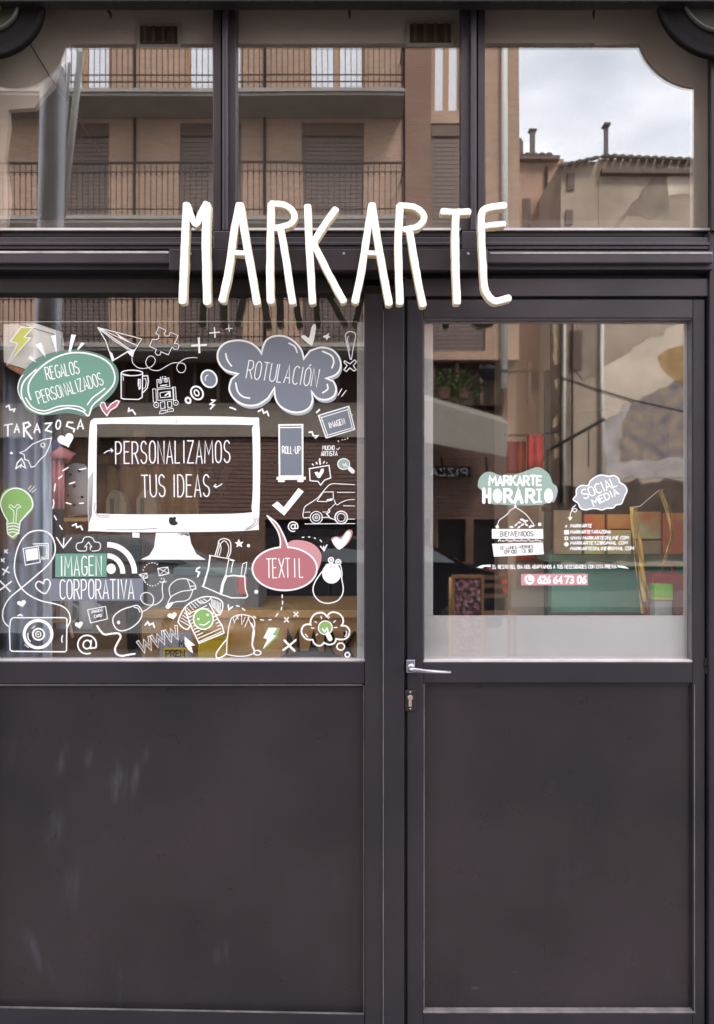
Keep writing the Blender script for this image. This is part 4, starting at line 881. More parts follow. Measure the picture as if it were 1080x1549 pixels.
# --- camera with strap
v = Vinyl('camera_sticker', 'line drawing of a camera in the bottom left corner of the window', GRP, ZF())
v.line('camera_outline', VW, 1.8, [(125, 1035), (150, 1015), (740, 1015), (765, 1030), (760, 1390), (740, 1405), (140, 1400), (115, 1380), (108, 1150), (118, 1060)], closed=True)
v.line('lens_ring', VW, 4.6, ell(435, 1203, 158, 156, n=40)[:-1], closed=True).line('lens_ring', VW, 2.4, ell(440, 1205, 66, 64, n=26)[:-1], closed=True).line('lens_ring', VW, 1.4, ell(438, 1205, 30, 32, n=18)[:-1], closed=True).dot('lens_ring', VW, (437, 1205), 10)
v.line('camera_outline', VW, 1.6, [(320, 1190), (322, 1250), (350, 1290)], True).line('camera_outline', VW, 1.0, [(360, 1140), (400, 1110)]).line('camera_outline', VW, 1.6, [(715, 1215), (705, 1260), (712, 1300)], True).line('camera_outline', VW, .9, [(280, 1320), (330, 1360)]).end()
v = Vinyl('strap_sticker', 'long looping white strap line rising from the camera drawing', GRP, ZF())
v.line('strap', VW, 1.9, [(105, 1120), (55, 1075), (30, 1000), (45, 900), (110, 790), (245, 675), (400, 545), (540, 420), (615, 310), (630, 200), (595, 90), (520, 30), (430, 18), (330, 45), (245, 130), (190, 260), (165, 400), (175, 530), (240, 670), (340, 760), (480, 825), (620, 855), (730, 895), (790, 965), (802, 1050), (765, 1130)], True).end()
v = Vinyl('photo_prints_sticker', 'two overlapping small photo print drawings inside the strap loop', GRP, ZF())
v.line('print_outline', VWS, 1.5, [(375, 172), (552, 168), (550, 340), (470, 345)]).line('print_outline', VWS, 1.2, [(400, 195), (530, 190), (532, 322), (470, 325)]).line('print_outline', VWS, 1.4, [(265, 225), (435, 195), (460, 380), (290, 415)], closed=True)
v.fill('print_fill', VW, [(288, 240), (425, 215), (440, 345), (305, 368)]).end()
v = Vinyl('heart_sticker', 'outlined white heart inside the right side of the strap loop', GRP, ZF())
v.line('heart_outline', VWS, 2.0, [(490, 625), (450, 600), (412, 625), (420, 680), (510, 740), (560, 680), (575, 620), (548, 578), (510, 585), (492, 630)], True).end()
v = Vinyl('heart_sticker', 'small solid white heart above the camera drawing', GRP, ZF()); v.fill('heart', VW, heart(105, 88, 248, 852, -14)).end()
v = Vinyl('dash_sticker', 'short curled white mark just above the camera body', GRP, ZF()); v.line('dash', VW, 2.0, [(205, 992), (235, 978), (255, 998)]).end()
v = Vinyl('cross_sticker', 'column of four small white crosses at the left edge of the window', GRP, ZF())
v.line('cross', VW, 2.2, [(5, 600), (60, 655), (118, 716)], True).line('cross', VW, 2.2, [(128, 602), (60, 655), (-2, 700)], True).line('cross', VW, 2.0, [(28, 460), (104, 500)]).line('cross', VW, 2.0, [(92, 436), (36, 524)])
for cx, cy in ((72, 258), (35, 360)):
    for s_ in (-1, 1): v.line('cross', VWS, .9, [(cx - 22, cy - 22 * s_), (cx + 22, cy + 22 * s_)]).line('cross', VWS, .9, [(cx - 26, cy - 12 * s_), (cx + 14, cy + 26 * s_)])
v.end()
v = Vinyl('heart_sticker', 'small solid white heart left of the tiny framed card', GRP, ZG()); v.fill('heart', VW, heart(95, 92, 150, 1120, -12)).end()
# --- WWW, pointer, t-shirt, sack, lightning, crosses
v = Vinyl('web_lettering_sticker', 'purple-edged outlined letters WWW near the bottom of the window', GRP, ZK())
for i, (dx, dy) in enumerate(((0, 0), (104, -44), (208, -84))):
    zig = [(92 + dx, 668 + dy), (142 + dx, 742 + dy), (146 + dx, 672 + dy), (192 + dx, 722 + dy), (184 + dx, 630 + dy)]
    Q, L, Rr = ribbon2d([v.to(p) for p in zig], 4.0, False); sv = v.fr; v.fr = PX
    v.line('lettering', VWS, 0.95, list(L) + list(reversed(Rr)), closed=True); v.fr = sv
v.end()
v = Vinyl('pointer_sticker', 'solid white mouse pointer arrow between WWW and the striped shirt', GRP, ZH())
v.fill('pointer', VW, [(408, 604), (540, 715), (492, 722), (515, 815), (460, 780), (412, 700)]).end()
v = Vinyl('heart_sticker', 'tiny white heart below the cap drawing', GRP, ZH()); v.fill('heart', VW, heart(120, 100, 255, 345, -15)).end()
v = Vinyl('shirt_sticker', 'tilted striped t-shirt drawing with a green smiling face', GRP, ZH())
v.line('shirt_outline', VW, 1.9, [(590, 690), (500, 500), (440, 340), (420, 260)]).line('shirt_outline', VW, 1.9, [(590, 690), (905, 560), (880, 470), (800, 340), (720, 190)])
v.line('shirt_outline', VW, 1.9, [(325, 420), (360, 330), (430, 220), (540, 150), (660, 105), (800, 118), (880, 170), (885, 250), (850, 330), (806, 330)], True).line('shirt_outline', VW, 1.9, [(325, 420), (370, 480), (440, 515), (475, 480), (490, 460)], True)
v.line('shirt_outline', VW, 1.3, [(560, 145), (640, 185), (715, 150), (740, 110)], True)
for k in range(10):
    a0 = Vector((440 + k * 16, 330 + k * 38)); a1 = Vector((690 + k * 22, 215 + k * 36))
    if k < 3 or k > 7: v.line('stripe', VW, 1.3, [a0, a1], cap=False)
    else:
        e0 = a0.lerp(a1, .02); v.line('stripe', VW, 1.3, [e0, a0.lerp(a1, .22 if k not in (3, 7) else .3)], cap=False).line('stripe', VW, 1.3, [a0.lerp(a1, .92), a0.lerp(a1, 1.12)], cap=False)
for k in range(6): v.line('stripe', VW, 1.1, [(345 + k * 18, 400 - k * 32), (470 + k * 4, 470 - k * 34)], cap=False)
for k in range(7): v.line('stripe', VW, 1.1, [(740 + k * 20, 125 + k * 9), (760 + k * 15, 235 + k * 16)], cap=False)
for k in range(6): v.line('stripe', VW, 1.1, [(460 + k * 36, 200 - k * 14), (520 + k * 34, 270 - k * 22)], cap=False)
v.fill('face', VLEAF, ell(645, 385, 118, 122, n=32)[:-1]).line('face_outline', VW, 2.0, ell(645, 385, 124, 130, n=36)[:-1], closed=True)
v.dot('face_outline', VW, (582, 385), 15).dot('face_outline', VW, (698, 333), 15).line('face_outline', VW, 1.8, [(600, 452), (660, 458), (722, 415)], True).end()
v = Vinyl('drawstring_bag_sticker', 'line drawing of a gym sack with cords, right of the striped shirt', GRP, ZK())
v.line('bag_outline', VWS, 1.5, [(785, 770), (790, 650), (808, 540), (830, 485), (900, 462), (980, 480), (1005, 530), (990, 600), (985, 680), (1000, 745)], True).line('bag_outline', VWS, 1.5, [(785, 770), (860, 784), (940, 782), (1005, 760)], True)
v.line('bag_outline', VWS, 1.9, [(788, 650), (740, 710), (705, 765), (712, 798), (750, 790), (785, 765)], True).line('bag_outline', VWS, 2.4, [(980, 530), (1000, 600), (985, 690), (1000, 735)], True).line('bag_outline', VWS, 1.8, ell(1025, 758, 28, 18, n=16)[:-1], closed=True)
for a in ([(835, 490), (850, 530)], [(862, 475), (880, 500)], [(900, 466), (905, 540)], [(930, 480), (915, 520)], [(950, 480), (985, 560)], [(880, 470), (850, 510)], [(960, 478), (925, 560)]): v.line('bag_outline', VWS, 1.1, a)
v.end()
v = Vinyl('dashed_trail_sticker', 'dashed white trail curving under the textile bubble to a small arrow', GRP, ZD())
for a in ([(584, 596), (584, 612)], [(586, 630), (586, 648)], [(582, 664), (578, 680)], [(560, 700), (548, 716)], [(508, 736), (522, 735)], [(462, 735), (480, 738)], [(422, 716), (436, 726)], [(360, 672), (374, 682)], [(326, 656), (342, 660)]): v.line('dash', VW, 1.7, a)
v.line('dash', VW, 2.2, [(280, 652), (284, 678), (304, 662)]).end()
v = Vinyl('lightning_sticker', 'small white lightning bolt with a green edge near the bottom of the window', GRP, ZD())
v.fill('bolt_edge', VLEAF, [(520, 778), (572, 782), (556, 820), (560, 830), (480, 905), (500, 850), (484, 838)]).fill('bolt', VW, [(508, 780), (556, 782), (530, 820), (548, 826), (474, 902), (500, 846), (478, 838)]).end()
v = Vinyl('cross_sticker', 'bold white cross over the black lettering on the counter', GRP, ZL())
v.line('cross', VW, 3.4, [(302, 772), (345, 820), (392, 866)], True).line('cross', VW, 3.0, [(404, 768), (345, 820), (290, 860)], True).end()
v = Vinyl('cross_sticker', 'two tiny outlined crosses above the bold white cross', GRP, ZL())
for cx, cy in ((320, 585), (406, 535)):
    for s_ in (-1, 1): v.line('cross', VWS, 1.0, [(cx - 24, cy - 18 * s_), (cx + 24, cy + 18 * s_)]).line('cross', VWS, 1.0, [(cx - 18, cy - 26 * s_), (cx + 18, cy + 26 * s_)])
v.end()
# --- rucksack
v = Vinyl('rucksack_sticker', 'white loop drawing of a bag with a solid round top beside the pink bubble', GRP, ZJ())
v.line('bag_outline', VWS, 1.8, [(410, 380), (350, 460), (305, 540), (288, 620), (310, 700), (370, 765), (450, 795), (530, 790), (610, 760), (665, 690), (682, 610), (670, 520), (655, 440)], True)
v.fill('bag_top', VW, ell(530, 408, 124, 132, n=30)[:-1])
for cx, cy in ((522, 235), (616, 262)): v.line('bag_outline', VWS, 2.2, ell(cx, cy, 32, 34, n=18)[:-1], closed=True).dot('bag_top', VW, (cx, cy), 16)
v.line('bag_outline', VWS, 1.6, [(450, 300), (500, 285), (570, 300), (640, 300), (665, 400), (660, 470)], True)
v.line('bag_mark', VSLATE2, 1.4, [(505, 318), (522, 335)]).line('bag_mark', VSLATE2, 1.4, [(562, 312), (560, 335)]).end()
# --- idea cloud
v = Vinyl('thought_cloud_sticker', 'white outlined thought cloud with a small green bulb inside', GRP, ZJ())
seg = [[(250, 1075), (265, 1000), (310, 940), (380, 918), (440, 935), (468, 975)], [(468, 975), (500, 930), (560, 912), (630, 935), (675, 990), (680, 1050), (655, 1090)], [(655, 1090), (720, 1095), (762, 1150), (750, 1220), (700, 1262), (640, 1268), (588, 1258)], [(588, 1258), (570, 1310), (510, 1335), (460, 1325), (430, 1308)], [(430, 1308), (395, 1345), (340, 1345), (300, 1310), (285, 1272)], [(285, 1272), (210, 1265), (155, 1215), (138, 1150), (165, 1090), (215, 1070), (262, 1078)]]
for s_ in seg: v.line('cloud_outline', VW, 2.4, s_, True)
v.line('cloud_outline', VW, 2.0, ell(648, 1360, 50, 46, n=22)[:-1], closed=True).line('cloud_outline', VW, 2.2, ell(735, 1466, 30, 30, n=16)[:-1], closed=True)
v.fill('bulb_fill', VLEAF, ell(448, 1115, 84, 84, n=28)[:-1]).line('bulb_outline', VWS, 1.6, ell(448, 1115, 90, 88, n=28)[:-1], closed=True)
v.line('bulb_outline', VW, 7.0, [(480, 1200), (512, 1262)]).line('bulb_outline', VWS, 2.4, [(410, 1130), (440, 1165), (470, 1120), (490, 1190)])
for a in ([(388, 965), (402, 1000)], [(500, 965), (488, 1000)], [(308, 1035), (340, 1050)], [(585, 1022), (550, 1045)], [(262, 1118), (308, 1120)], [(560, 1112), (606, 1112)], [(328, 1215), (348, 1195)], [(180, 1195), (220, 1235)], [(720, 1155), (728, 1200), (700, 1232)]): v.line('ray', VWS, 1.5, a)
v.end()

# ============================================================ VINYL ON THE DOOR GLASS
GD = 'white and coloured lettering on the door glass'
def ZM(): return (715, 700, 8.0)
def ZN(): return (720, 790, 4.5)
def ZO(): return (845, 700, 9.0)
v = Vinyl('opening_hours_sticker', 'pale green paint-stroke blot reading MARKARTE HORARIO on the door glass', GD, ZM())
v.fill('blot_side', VSLATE2, [(930, 260), (1000, 270), (1028, 330), (1010, 420), (970, 480), (930, 400)], True, 4)
v.fill('blot', VPALEGREEN, [(62, 270), (75, 200), (130, 130), (210, 108), (300, 140), (400, 165), (520, 140), (640, 100), (780, 52), (870, 90), (930, 150), (965, 240), (990, 330), (960, 440), (850, 505), (700, 515), (500, 515), (330, 505), (220, 490), (110, 340), (70, 300)], True, 4)
v.text('lettering', VW, 'MARKARTE', (200, 268), (832, 268), 105, 3.3, 0.3, jitter=.04)
v.text('lettering', VW, 'H', (135, 478), (205, 478), 160, 5.2, 0.3).text('lettering', VW, 'R', (385, 475), (475, 475), 150, 4.8).text('lettering', VW, 'A', (510, 480), (595, 480), 155, 5.2).text('lettering', VW, 'R', (650, 475), (745, 478), 150, 4.8)
v.line('lettering', VW, 3.4, [(805, 325), (805, 472)], cap=False).line('lettering', VW, 2.6, [(765, 325), (838, 322)], cap=False).line('lettering', VW, 2.6, [(765, 472), (838, 472)], cap=False)
v.fill('lettering', VW, ell(300, 400, 58, 88, n=24)[:-1]).fill('lettering', VW, ell(918, 400, 55, 90, n=24)[:-1]).fill('lettering', VW, [(520, 360), (575, 330), (585, 420), (530, 420)])
v.end()
v = Vinyl('hanging_board_sticker', 'white drawing of two hanging boards reading BIENVENIDOS with opening hours', GD, ZM())
v.line('string', VWS, 1.2, [(515, 480), (515, 535), (460, 570), (420, 620), (370, 660), (320, 700), (300, 760)], True).line('string', VWS, 1.2, [(515, 535), (570, 570), (640, 620), (690, 680), (740, 750)], True).dot('string', VWS, (298, 775), 22).dot('string', VWS, (810, 745), 22).dot('string', VWS, (515, 530), 16)
for (x, y, r) in ((470, 778, 28), (525, 750, 26), (565, 722, 24), (600, 690, 30), (630, 712, 26), (650, 750, 26), (600, 750, 24), (700, 770, 28), (560, 780, 24), (655, 700, 20), (735, 765, 20)):
    v.fill('leaf_sprig', VWS, ell(x, y, r, r * .45, n=10, rot=random.choice((-40, 35, 10)))[:-1])
v.fr = ZN()
v.fill('board', VW, [(108, 46), (456, 46), (458, 112), (109, 112)]).fill('board', VW, [(110, 146), (455, 138), (462, 218), (122, 235)])
for i in range(12):
    x = 150 + i * 25; v.line('board_edge', VWS, 1.4, [(x, 132 - (i % 3) * 4), (x + 10, 118 + (i % 2) * 8), (x + 20, 130)], True)
v.text('lettering', VBLACK, 'BIENVENIDOS', (165, 96), (390, 94), 32, .9, .3)
v.text('lettering', VBLACK, 'DE LUNES-VIERNES', (165, 186), (390, 174), 20, .65, .3).text('lettering', VBLACK, '09:00', (195, 214), (276, 210), 22, .8, .35).text('lettering', VBLACK, '13:30', (310, 208), (385, 204), 22, .8, .35).end()
v = Vinyl('notice_line_sticker', 'one thin line of small white capitals across the door glass', GD, ZN())
v.text('lettering', VWS, 'EL RESTO DEL DIA NOS ADAPTAMOS A TUS NECESIDADES CON CITA PREVIA', (115, 316), (955, 314), 24, 1.15, .34)
v.fill('flourish', VW, [(4, 308), (40, 292), (100, 288), (100, 305), (60, 302), (40, 314)]).fill('flourish', VW, [(962, 292), (1010, 298), (1042, 316), (1000, 312), (965, 306)]).end()
v = Vinyl('phone_number_sticker', 'pale pink strip with a white telephone symbol and number', GD, ZN())
v.fill('strip', VPINK2, [(306, 352), (760, 350), (762, 428), (308, 430)]).fill('phone_disc', VW, ell(364, 390, 34, 34, n=24)[:-1])
v.line('handset', VPINK2, 1.9, [(350, 374), (352, 392), (366, 404), (380, 404)], True)
v.text('lettering', VW, '626', (422, 414), (505, 414), 46, 2.6, .3).text('lettering', VW, '64', (528, 414), (586, 414), 46, 2.6, .3).text('lettering', VW, '73', (606, 414), (664, 414), 46, 2.4, .3).text('lettering', VW, '06', (692, 414), (748, 414), 46, 2.8, .3).end()
v = Vinyl('social_media_sticker', 'grey cloud lettered SOCIAL MEDIA with a curled arrow below it', GD, ZO())
cp = [(200, 500), (240, 440), (245, 360), (310, 310), (400, 310), (430, 250), (500, 195), (580, 168), (680, 185), (750, 175), (810, 210), (835, 270), (900, 310), (930, 380), (905, 440), (880, 500), (850, 560), (780, 575), (740, 615), (650, 620), (590, 642), (520, 625), (440, 625), (370, 640), (300, 620), (265, 550)]
v.fill('cloud_fill', VSLATE2, cp, True).line('cloud_outline', VW, 2.0, cp, True, True)
v.text('lettering', VW, 'SOCIAL', (350, 500), (800, 310), 130, 1.9, .25, jitter=.04).text('lettering', VW, 'MEDIA', (480, 590), (820, 425), 88, 2.0, .3, jitter=.04)
v.line('arrow', VWS, 1.3, [(235, 575), (180, 630), (220, 670), (250, 640), (210, 625), (165, 680), (155, 750)], True).fill('arrow', VWS, [(125, 740), (190, 738), (155, 792)]).end()
v = Vinyl('contact_list_sticker', 'five short lines of tiny white contact details on the door glass', GD, ZO())
for t, y, x1 in (('MARKARTE', 882, 450), ('MARKARTETARAZONA', 965, 705), ('WWW.MARKARTEONLINE.COM', 1045, 950), ('MARKARTETZ@GMAIL.COM', 1115, 935), ('MARKARTEONLINE@GMAIL.COM', 1190, 1020)):
    v.text('lettering', VWS, t, (160, y), (x1, y - 4), 42, 1.25, .32, shear=.15)
v.line('icon', VWS, 1.3, [(115, 850), (100, 862), (100, 886)]).line('icon', VWS, 1.2, [(92, 866), (114, 864)])
v.line('icon', VW, 1.8, [(84, 925), (132, 925), (132, 968), (84, 968)], closed=True).line('icon', VW, 1.2, ell(108, 946, 9, 9, n=10)[:-1], closed=True).line('icon', VW, 1.4, [(88, 1010), (124, 1012), (126, 1046), (90, 1048)], closed=True).fill('icon', VW, ell(106, 1110, 30, 30, n=18)[:-1]).end()

# ============================================================ INSIDE THE SHOP
WALLP = mat('warm_beige_wall', (0.74, 0.60, 0.45), 0.8, var=0.06, vscale=3)
OAK = mat('oak_board', (0.62, 0.34, 0.13), 0.5, col2=(0.72, 0.45, 0.20), vscale=3, stretch=(1, 1, 14), bump=0.1)
DKWOOD = mat('dark_brown_wood', (0.10, 0.052, 0.032), 0.5, var=0.3, vscale=6)
BLACK = mat('black_lacquer', (0.010, 0.010, 0.012), 0.25)
xl, xr = wl + 0.02, wr - 0.02
z0, zc = 0.0, 2.62
BROWNW0 = mat('brown_back_wall', (0.22, 0.16, 0.12), 0.8, var=0.1)
sh = struct(wpart('shop_floor', mat('shop_floor_tiles', (0.22, 0.18, 0.15), 0.4, var=0.1), None, (-2.6, 2.6, 0.06, 4.2, -0.02, 0.012)))
struct(wpart('shop_back_wall', BROWNW0, None, (-2.6, 2.6, 4.2, 4.3, 0, zc)))
struct(wpart('shop_side_wall', WALLP, None, (-2.7, -2.6, 0.35, 4.3, 0, zc), (2.6, 2.7, 0.35, 4.3, 0, zc)))
struct(wpart('shop_ceiling', mat('dark_shop_ceiling', (0.10, 0.085, 0.075), 0.8), None, (-2.7, 2.7, 0.065, 4.3, 2.49, 2.60)))
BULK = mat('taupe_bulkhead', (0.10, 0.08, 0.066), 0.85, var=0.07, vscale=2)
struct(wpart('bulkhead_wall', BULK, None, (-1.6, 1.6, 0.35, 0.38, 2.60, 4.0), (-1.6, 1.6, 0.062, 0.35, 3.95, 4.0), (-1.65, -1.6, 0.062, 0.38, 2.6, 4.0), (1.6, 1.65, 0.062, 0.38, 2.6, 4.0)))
pel = empty('inner_arch_lining', G(540, 40, .03), 'taupe plaster lining with stepped corners behind the top of the fanlights', 'lining')
def _plate(name, m, parent, pts, yf, yb):
    bm = bmesh.new(); F = [G(p[0], p[1], yf) for p in pts]; f = [bm.verts.new(q) for q in F]; b = [bm.verts.new((q.x, yb, q.z)) for q in F]; n = len(F)
    for tr in tessellate_polygon([[Vector((q.x, q.z, 0)) for q in F]]): bm.faces.new([f[k] for k in tr]); bm.faces.new([b[k] for k in reversed(tr)])
    for k in range(n): bm.faces.new((f[k], b[k], b[(k + 1) % n], f[(k + 1) % n]))
    return finish(bm, name, m, parent)
_R = [(900, 65), (899, 69), (965, 66), (968, 69), (974, 82), (984, 98), (998, 112), (1014, 123), (1032, 130), (1047, 133), (1048, 140), (1048, 352)]
_L = [(8, 352), (14, 300), (6, 240), (13, 190), (12, 166), (52, 163), (62, 148), (80, 128), (85, 108), (92, 92), (103, 85), (104, 74), (110, 67)]
_plate('lining_plaster', mat('taupe_plaster', (0.50, 0.41, 0.35), 0.85, var=0.08, vscale=2.5), pel, [(-60, 352)] + _L + _R + [(1140, 352), (1140, -30), (-60, -30)], .026, .05)  # added plate, paler than the bulkhead, brightens glass where the header reflects
ww = empty('thin_black_wire', G(95, 140, .016), 'thin black wire running diagonally behind the glass at the top left', 'wire')
bm = bmesh.new(); tube(bm, [G(38, 55, .016), G(82, 126, .016), G(152, 230, .016)], .0018, 6); finish(bm, 'wire_run', BLACK, ww, True)
for (qx, qy0, qx1, qy1, lb) in ((212, 40, 268, 66, 'small dark slatted vent high in the left fanlight'), (620, 36, 682, 64, 'small dark slatted vent with a pale rim high in the middle fanlight')):
    vt = empty('air_vent', G(qx, qy0, .015), lb, 'vent'); a = G(qx, qy0, .015); b = G(qx1, qy1, .015)
    wpart('vent_rim', mat('pale_taupe_trim', (.34, .28, .23), .7), vt, (a.x - .012, b.x + .012, .0175, .0215, b.z - .012, a.z + .012)); wpart('vent_slot', mat('dark_brown_slot', (.045, .03, .02), .8), vt, (a.x, b.x, .0145, .0172, b.z, a.z))
    for i in range(4): x = a.x + (b.x - a.x) * (i + .5) / 4; wpart('vent_slat', DKWOOD, vt, (x - .005, x + .005, .0095, .0142, b.z, a.z))
# timber partition between window display and the till
BROWNW = mat('brown_partition', (0.16, 0.095, 0.06), 0.6, var=0.3, vscale=4)
def P3(px, py, y): return G(px, py, y)
def ibox(name, m, parent, px0, py0, px1, py1, y, dep, bev=0.002):
    bm = bmesh.new(); a = G(px0, py0, y); b = G(px1, py1, y)
    abox(bm, a.x, b.x, y, y + dep, b.z, a.z, bev); return finish(bm, name, m, parent)
# display counter with black letters
ct = empty('display_counter', G(380, 1560, 0.16), 'long oak display counter with black letters standing behind the window bottom', 'counter')
cb = G(380, 935, 0.16)
wpart('counter_front', OAK, ct, (G(212, 0, .16).x, G(560, 0, .16).x, 0.16, 0.19, 0.05, cb.z), bev=0.003)
wpart('counter_top', OAK, ct, (G(206, 0, .16).x, G(566, 0, .16).x, 0.145, 0.60, cb.z, cb.z + 0.03), bev=0.004)
v = Vinyl('k', '', None, PX); 
def iletter(ch, x0, y0, x1, y1, w):
    bm = bmesh.new()
    for pl in FONT[ch]:
        pts = [(x0 + (x1 - x0) * q[0], y1 + (y0 - y1) * q[1]) for q in pl]
        P = [Vector(p) for p in pts]; Q, L, Rr = ribbon2d(P, w, False)
        out = list(L) + list(reversed(Rr)); f = [bm.verts.new(G(p.x, p.y, 0.142)) for p in out]; b = [bm.verts.new(G(p.x, p.y, 0.142) + Vector((0, .018, 0))) for p in out]
        n = len(f)
        bm.faces.new(f); bm.faces.new(b[::-1])
        for i in range(n): bm.faces.new((f[i], b[i], b[(i + 1) % n], f[(i + 1) % n]))
    return finish(bm, 'black_letter', BLACK, ct)
iletter('M', 434, 955, 452, 990, 4); iletter('A', 468, 956, 480, 988, 3.2); iletter('R', 492, 956, 505, 990, 3.2); iletter('K', 521, 956, 538, 1000, 3.2)
st = empty('grey_cushion', G(470, 1000, .2), 'dark grey rounded cushion lying at the bottom of the window under the letters', 'cushion')
bm = bmesh.new(); c = G(470, 1006, .085); bmesh.ops.create_uvsphere(bm, u_segments=24, v_segments=12, radius=1, matrix=Matrix.Translation(c) @ Matrix.Diagonal((.13, .05, .045, 1)))
finish(bm, 'cushion_cover', mat('dark_grey_felt', (0.07, 0.068, 0.08), 0.9), st, True)
bm = bmesh.new(); tube(bm, [c + Vector((.14 * math.cos(a), -.005 + .06 * math.sin(a), 0)) for a in [k * 2 * PI / 24 for k in range(25)]], .003, 6); finish(bm, 'piping', BLACK, st, True)
# price cards and yellow box
pc = empty('price_card', G(266, 998, .34), 'small card with a yellow band reading PREN on the counter behind the WWW drawing', 'card')
ibox('card_back', mat('grey_card', (.33, .33, .38), .6), pc, 241, 956, 290, 999, .100, .006)
ibox('yellow_band', mat('ochre_card', (.60, .43, .05), .6), pc, 246, 980, 284, 997, .095, .004)
v = Vinyl('x', '', None, PX, y=.0945); v.text('lettering', VBLACK, 'PREN', (251, 993.5), (279, 993), 9.5, 1.8, .3); o = v.end(); o.name = 'lettering'; o.parent = pc; o.matrix_parent_inverse = pc.matrix_world.inverted()
v = Vinyl('x', '', None, PX, y=.0995); v.text('lettering', VBLACK, 'M', (271, 978), (278, 978), 9, 1.8, .3); o = v.end(); o.name = 'lettering'; o.parent = pc; o.matrix_parent_inverse = pc.matrix_world.inverted()
for o in pc.children:
    for k in ('label', 'category', 'group'):
        if k in o.keys(): del o[k]
    o.name = 'lettering' if 'x' in o.name and len(o.name) < 6 else o.name
yb = empty('yellow_box', G(322, 1000, .33), 'mustard yellow box on the counter under the striped shirt drawing', 'box')
ibox('box_body', mat('mustard_board', (.58, .40, .015), .5, var=.08), yb, 299, 966, 345, 1000, .075, .06)
ibox('box_lid', mat('mustard_board_light', (.46, .33, .03), .5), yb, 298, 962, 346, 967.5, .072, .066)
# black stand at the counter's left end, red-brown panel
bs = empty('black_stand', G(203, 1560, .45), 'black upright stand at the left end of the oak counter', 'stand')
ibox('upright', BLACK, bs, 196, 800, 211, 1100, .11, .03); ibox('foot', BLACK, bs, 186, 1090, 222, 1102, .10, .05); ibox('upright', BLACK, bs, 205, 800, 209, 1100, .09, .012)
wpn = empty('slatted_wood_panel', G(180, 1560, .60), 'red-brown wooden back panel behind the left half of the window display', 'panel')
PLANK = mat('red_brown_plank', (0.15, 0.07, 0.04), 0.5, var=0.35, vscale=5, stretch=(6, 1, 1))
for i in range(9): ibox('plank', PLANK, wpn, 76 + i * 18, 640 + (i * 37 % 50), 93 + i * 18, 1080, .38 + (i % 2) * .004, .02)
# left display: blue-grey roller banner, pale box, scarf, garments
bl = empty('blue_grey_curtain', G(38, 1560, .25), 'blue-grey hanging curtain at the left end of the window display', 'curtain')
CUR = mat('blue_grey_cloth', (0.30, 0.335, 0.44), 0.8, var=0.15, vscale=4, stretch=(8, 1, 1)); CURL = mat('pale_blue_cloth', (0.62, 0.70, 0.82), 0.8, var=0.1)
def drape(name, m, parent, px0, px1, py0, py1, y, folds, amp):
    bm = bmesh.new(); n = folds * 8; rows = []
    for (py) in (py0, (py0 + py1) / 2, py1):
        rows.append([bm.verts.new(G(px0 + (px1 - px0) * k / n, py, y + amp * math.sin(2 * PI * folds * k / n + py * .004))) for k in range(n + 1)])
    for r in range(2):
        for k in range(n): bm.faces.new((rows[r][k], rows[r][k + 1], rows[r + 1][k + 1], rows[r + 1][k]))
    o = finish(bm, name, m, parent, True); md = o.modifiers.new('t', 'SOLIDIFY'); md.thickness = .003; return o
drape('curtain_cloth', CUR, bl, -30, 66, 560, 1080, .075, 5, .010); drape('curtain_edge', CURL, bl, 64, 78, 640, 1080, .07, 1, .006)
bm = bmesh.new(); tube(bm, [G(-34, 558, .078), G(82, 558, .078)], .008); finish(bm, 'curtain_rod', STEEL, bl, True)
bx_ = empty('pale_lampshade', G(45, 570, .2), 'pale faceted paper lampshade with a wooden base in the top left of the window', 'lampshade')
PAPER = mat('pale_paper', (0.85, 0.80, 0.76), 0.7)
bm = bmesh.new(); Pf = [(4, 490), (50, 488), (84, 500), (88, 545), (62, 566), (6, 548)]
f = [bm.verts.new(G(*p, .014)) for p in Pf]; b = [bm.verts.new(G(*p, .014) + Vector((0.005, .05, 0.005))) for p in Pf]
bm.faces.new(f); bm.faces.new(b[::-1])
for i in range(6): bm.faces.new((f[i], b[i], b[(i + 1) % 6], f[(i + 1) % 6]))
finish(bm, 'shade', PAPER, bx_)
quad_bar('shade_seam', mat('taupe_seam', (.25, .2, .18), .8), bx_, (30, 489.5), (84, 506), 1.2, .0125, .014)
bm = bmesh.new(); P_ = [(8, 549), (60, 567), (48, 577), (12, 556)]; f = [bm.verts.new(G(*p, .016)) for p in P_]; b = [bm.verts.new(G(*p, .016) + Vector((0, .05, 0))) for p in P_]
bm.faces.new(f); bm.faces.new(b[::-1])
for i in range(4): bm.faces.new((f[i], b[i], b[(i + 1) % 4], f[(i + 1) % 4]))
finish(bm, 'wooden_base', mat('orange_wood', (.42, .20, .10), .5), bx_)
sc = empty('pink_scarf', G(92, 690, .3), 'dusty pink scarf hanging beside the blue-grey curtain', 'scarf')
PK = mat('dusty_pink_knit', (0.66, 0.25, 0.27), 0.9, var=.15, vscale=20)
drape('scarf_tail', PK, sc, 79, 96, 690, 770, .055, 2, .008); drape('scarf_tail', mat('blue_knit', (.10, .12, .26), .9), sc, 78, 92, 665, 700, .065, 1, .008)
bm = bmesh.new(); tube(bm, [G(79, 690, .045), G(92, 684, .04), G(108, 690, .045), G(100, 698, .05)], [.012, .02, .018, .01]); finish(bm, 'scarf_knot', PK, sc, True)
ga = empty('spotted_shirt', G(118, 780, .4), 'white child\'s shirt with dark spots hanging on the wooden panel', 'shirt')
WH = mat('off_white_cotton', (0.55, 0.52, 0.55), 0.9, var=.06, vscale=8)
bm = bmesh.new(); Pf = [(100, 705), (112, 700), (128, 702), (138, 720), (134, 740), (136, 778), (100, 782), (98, 740)]
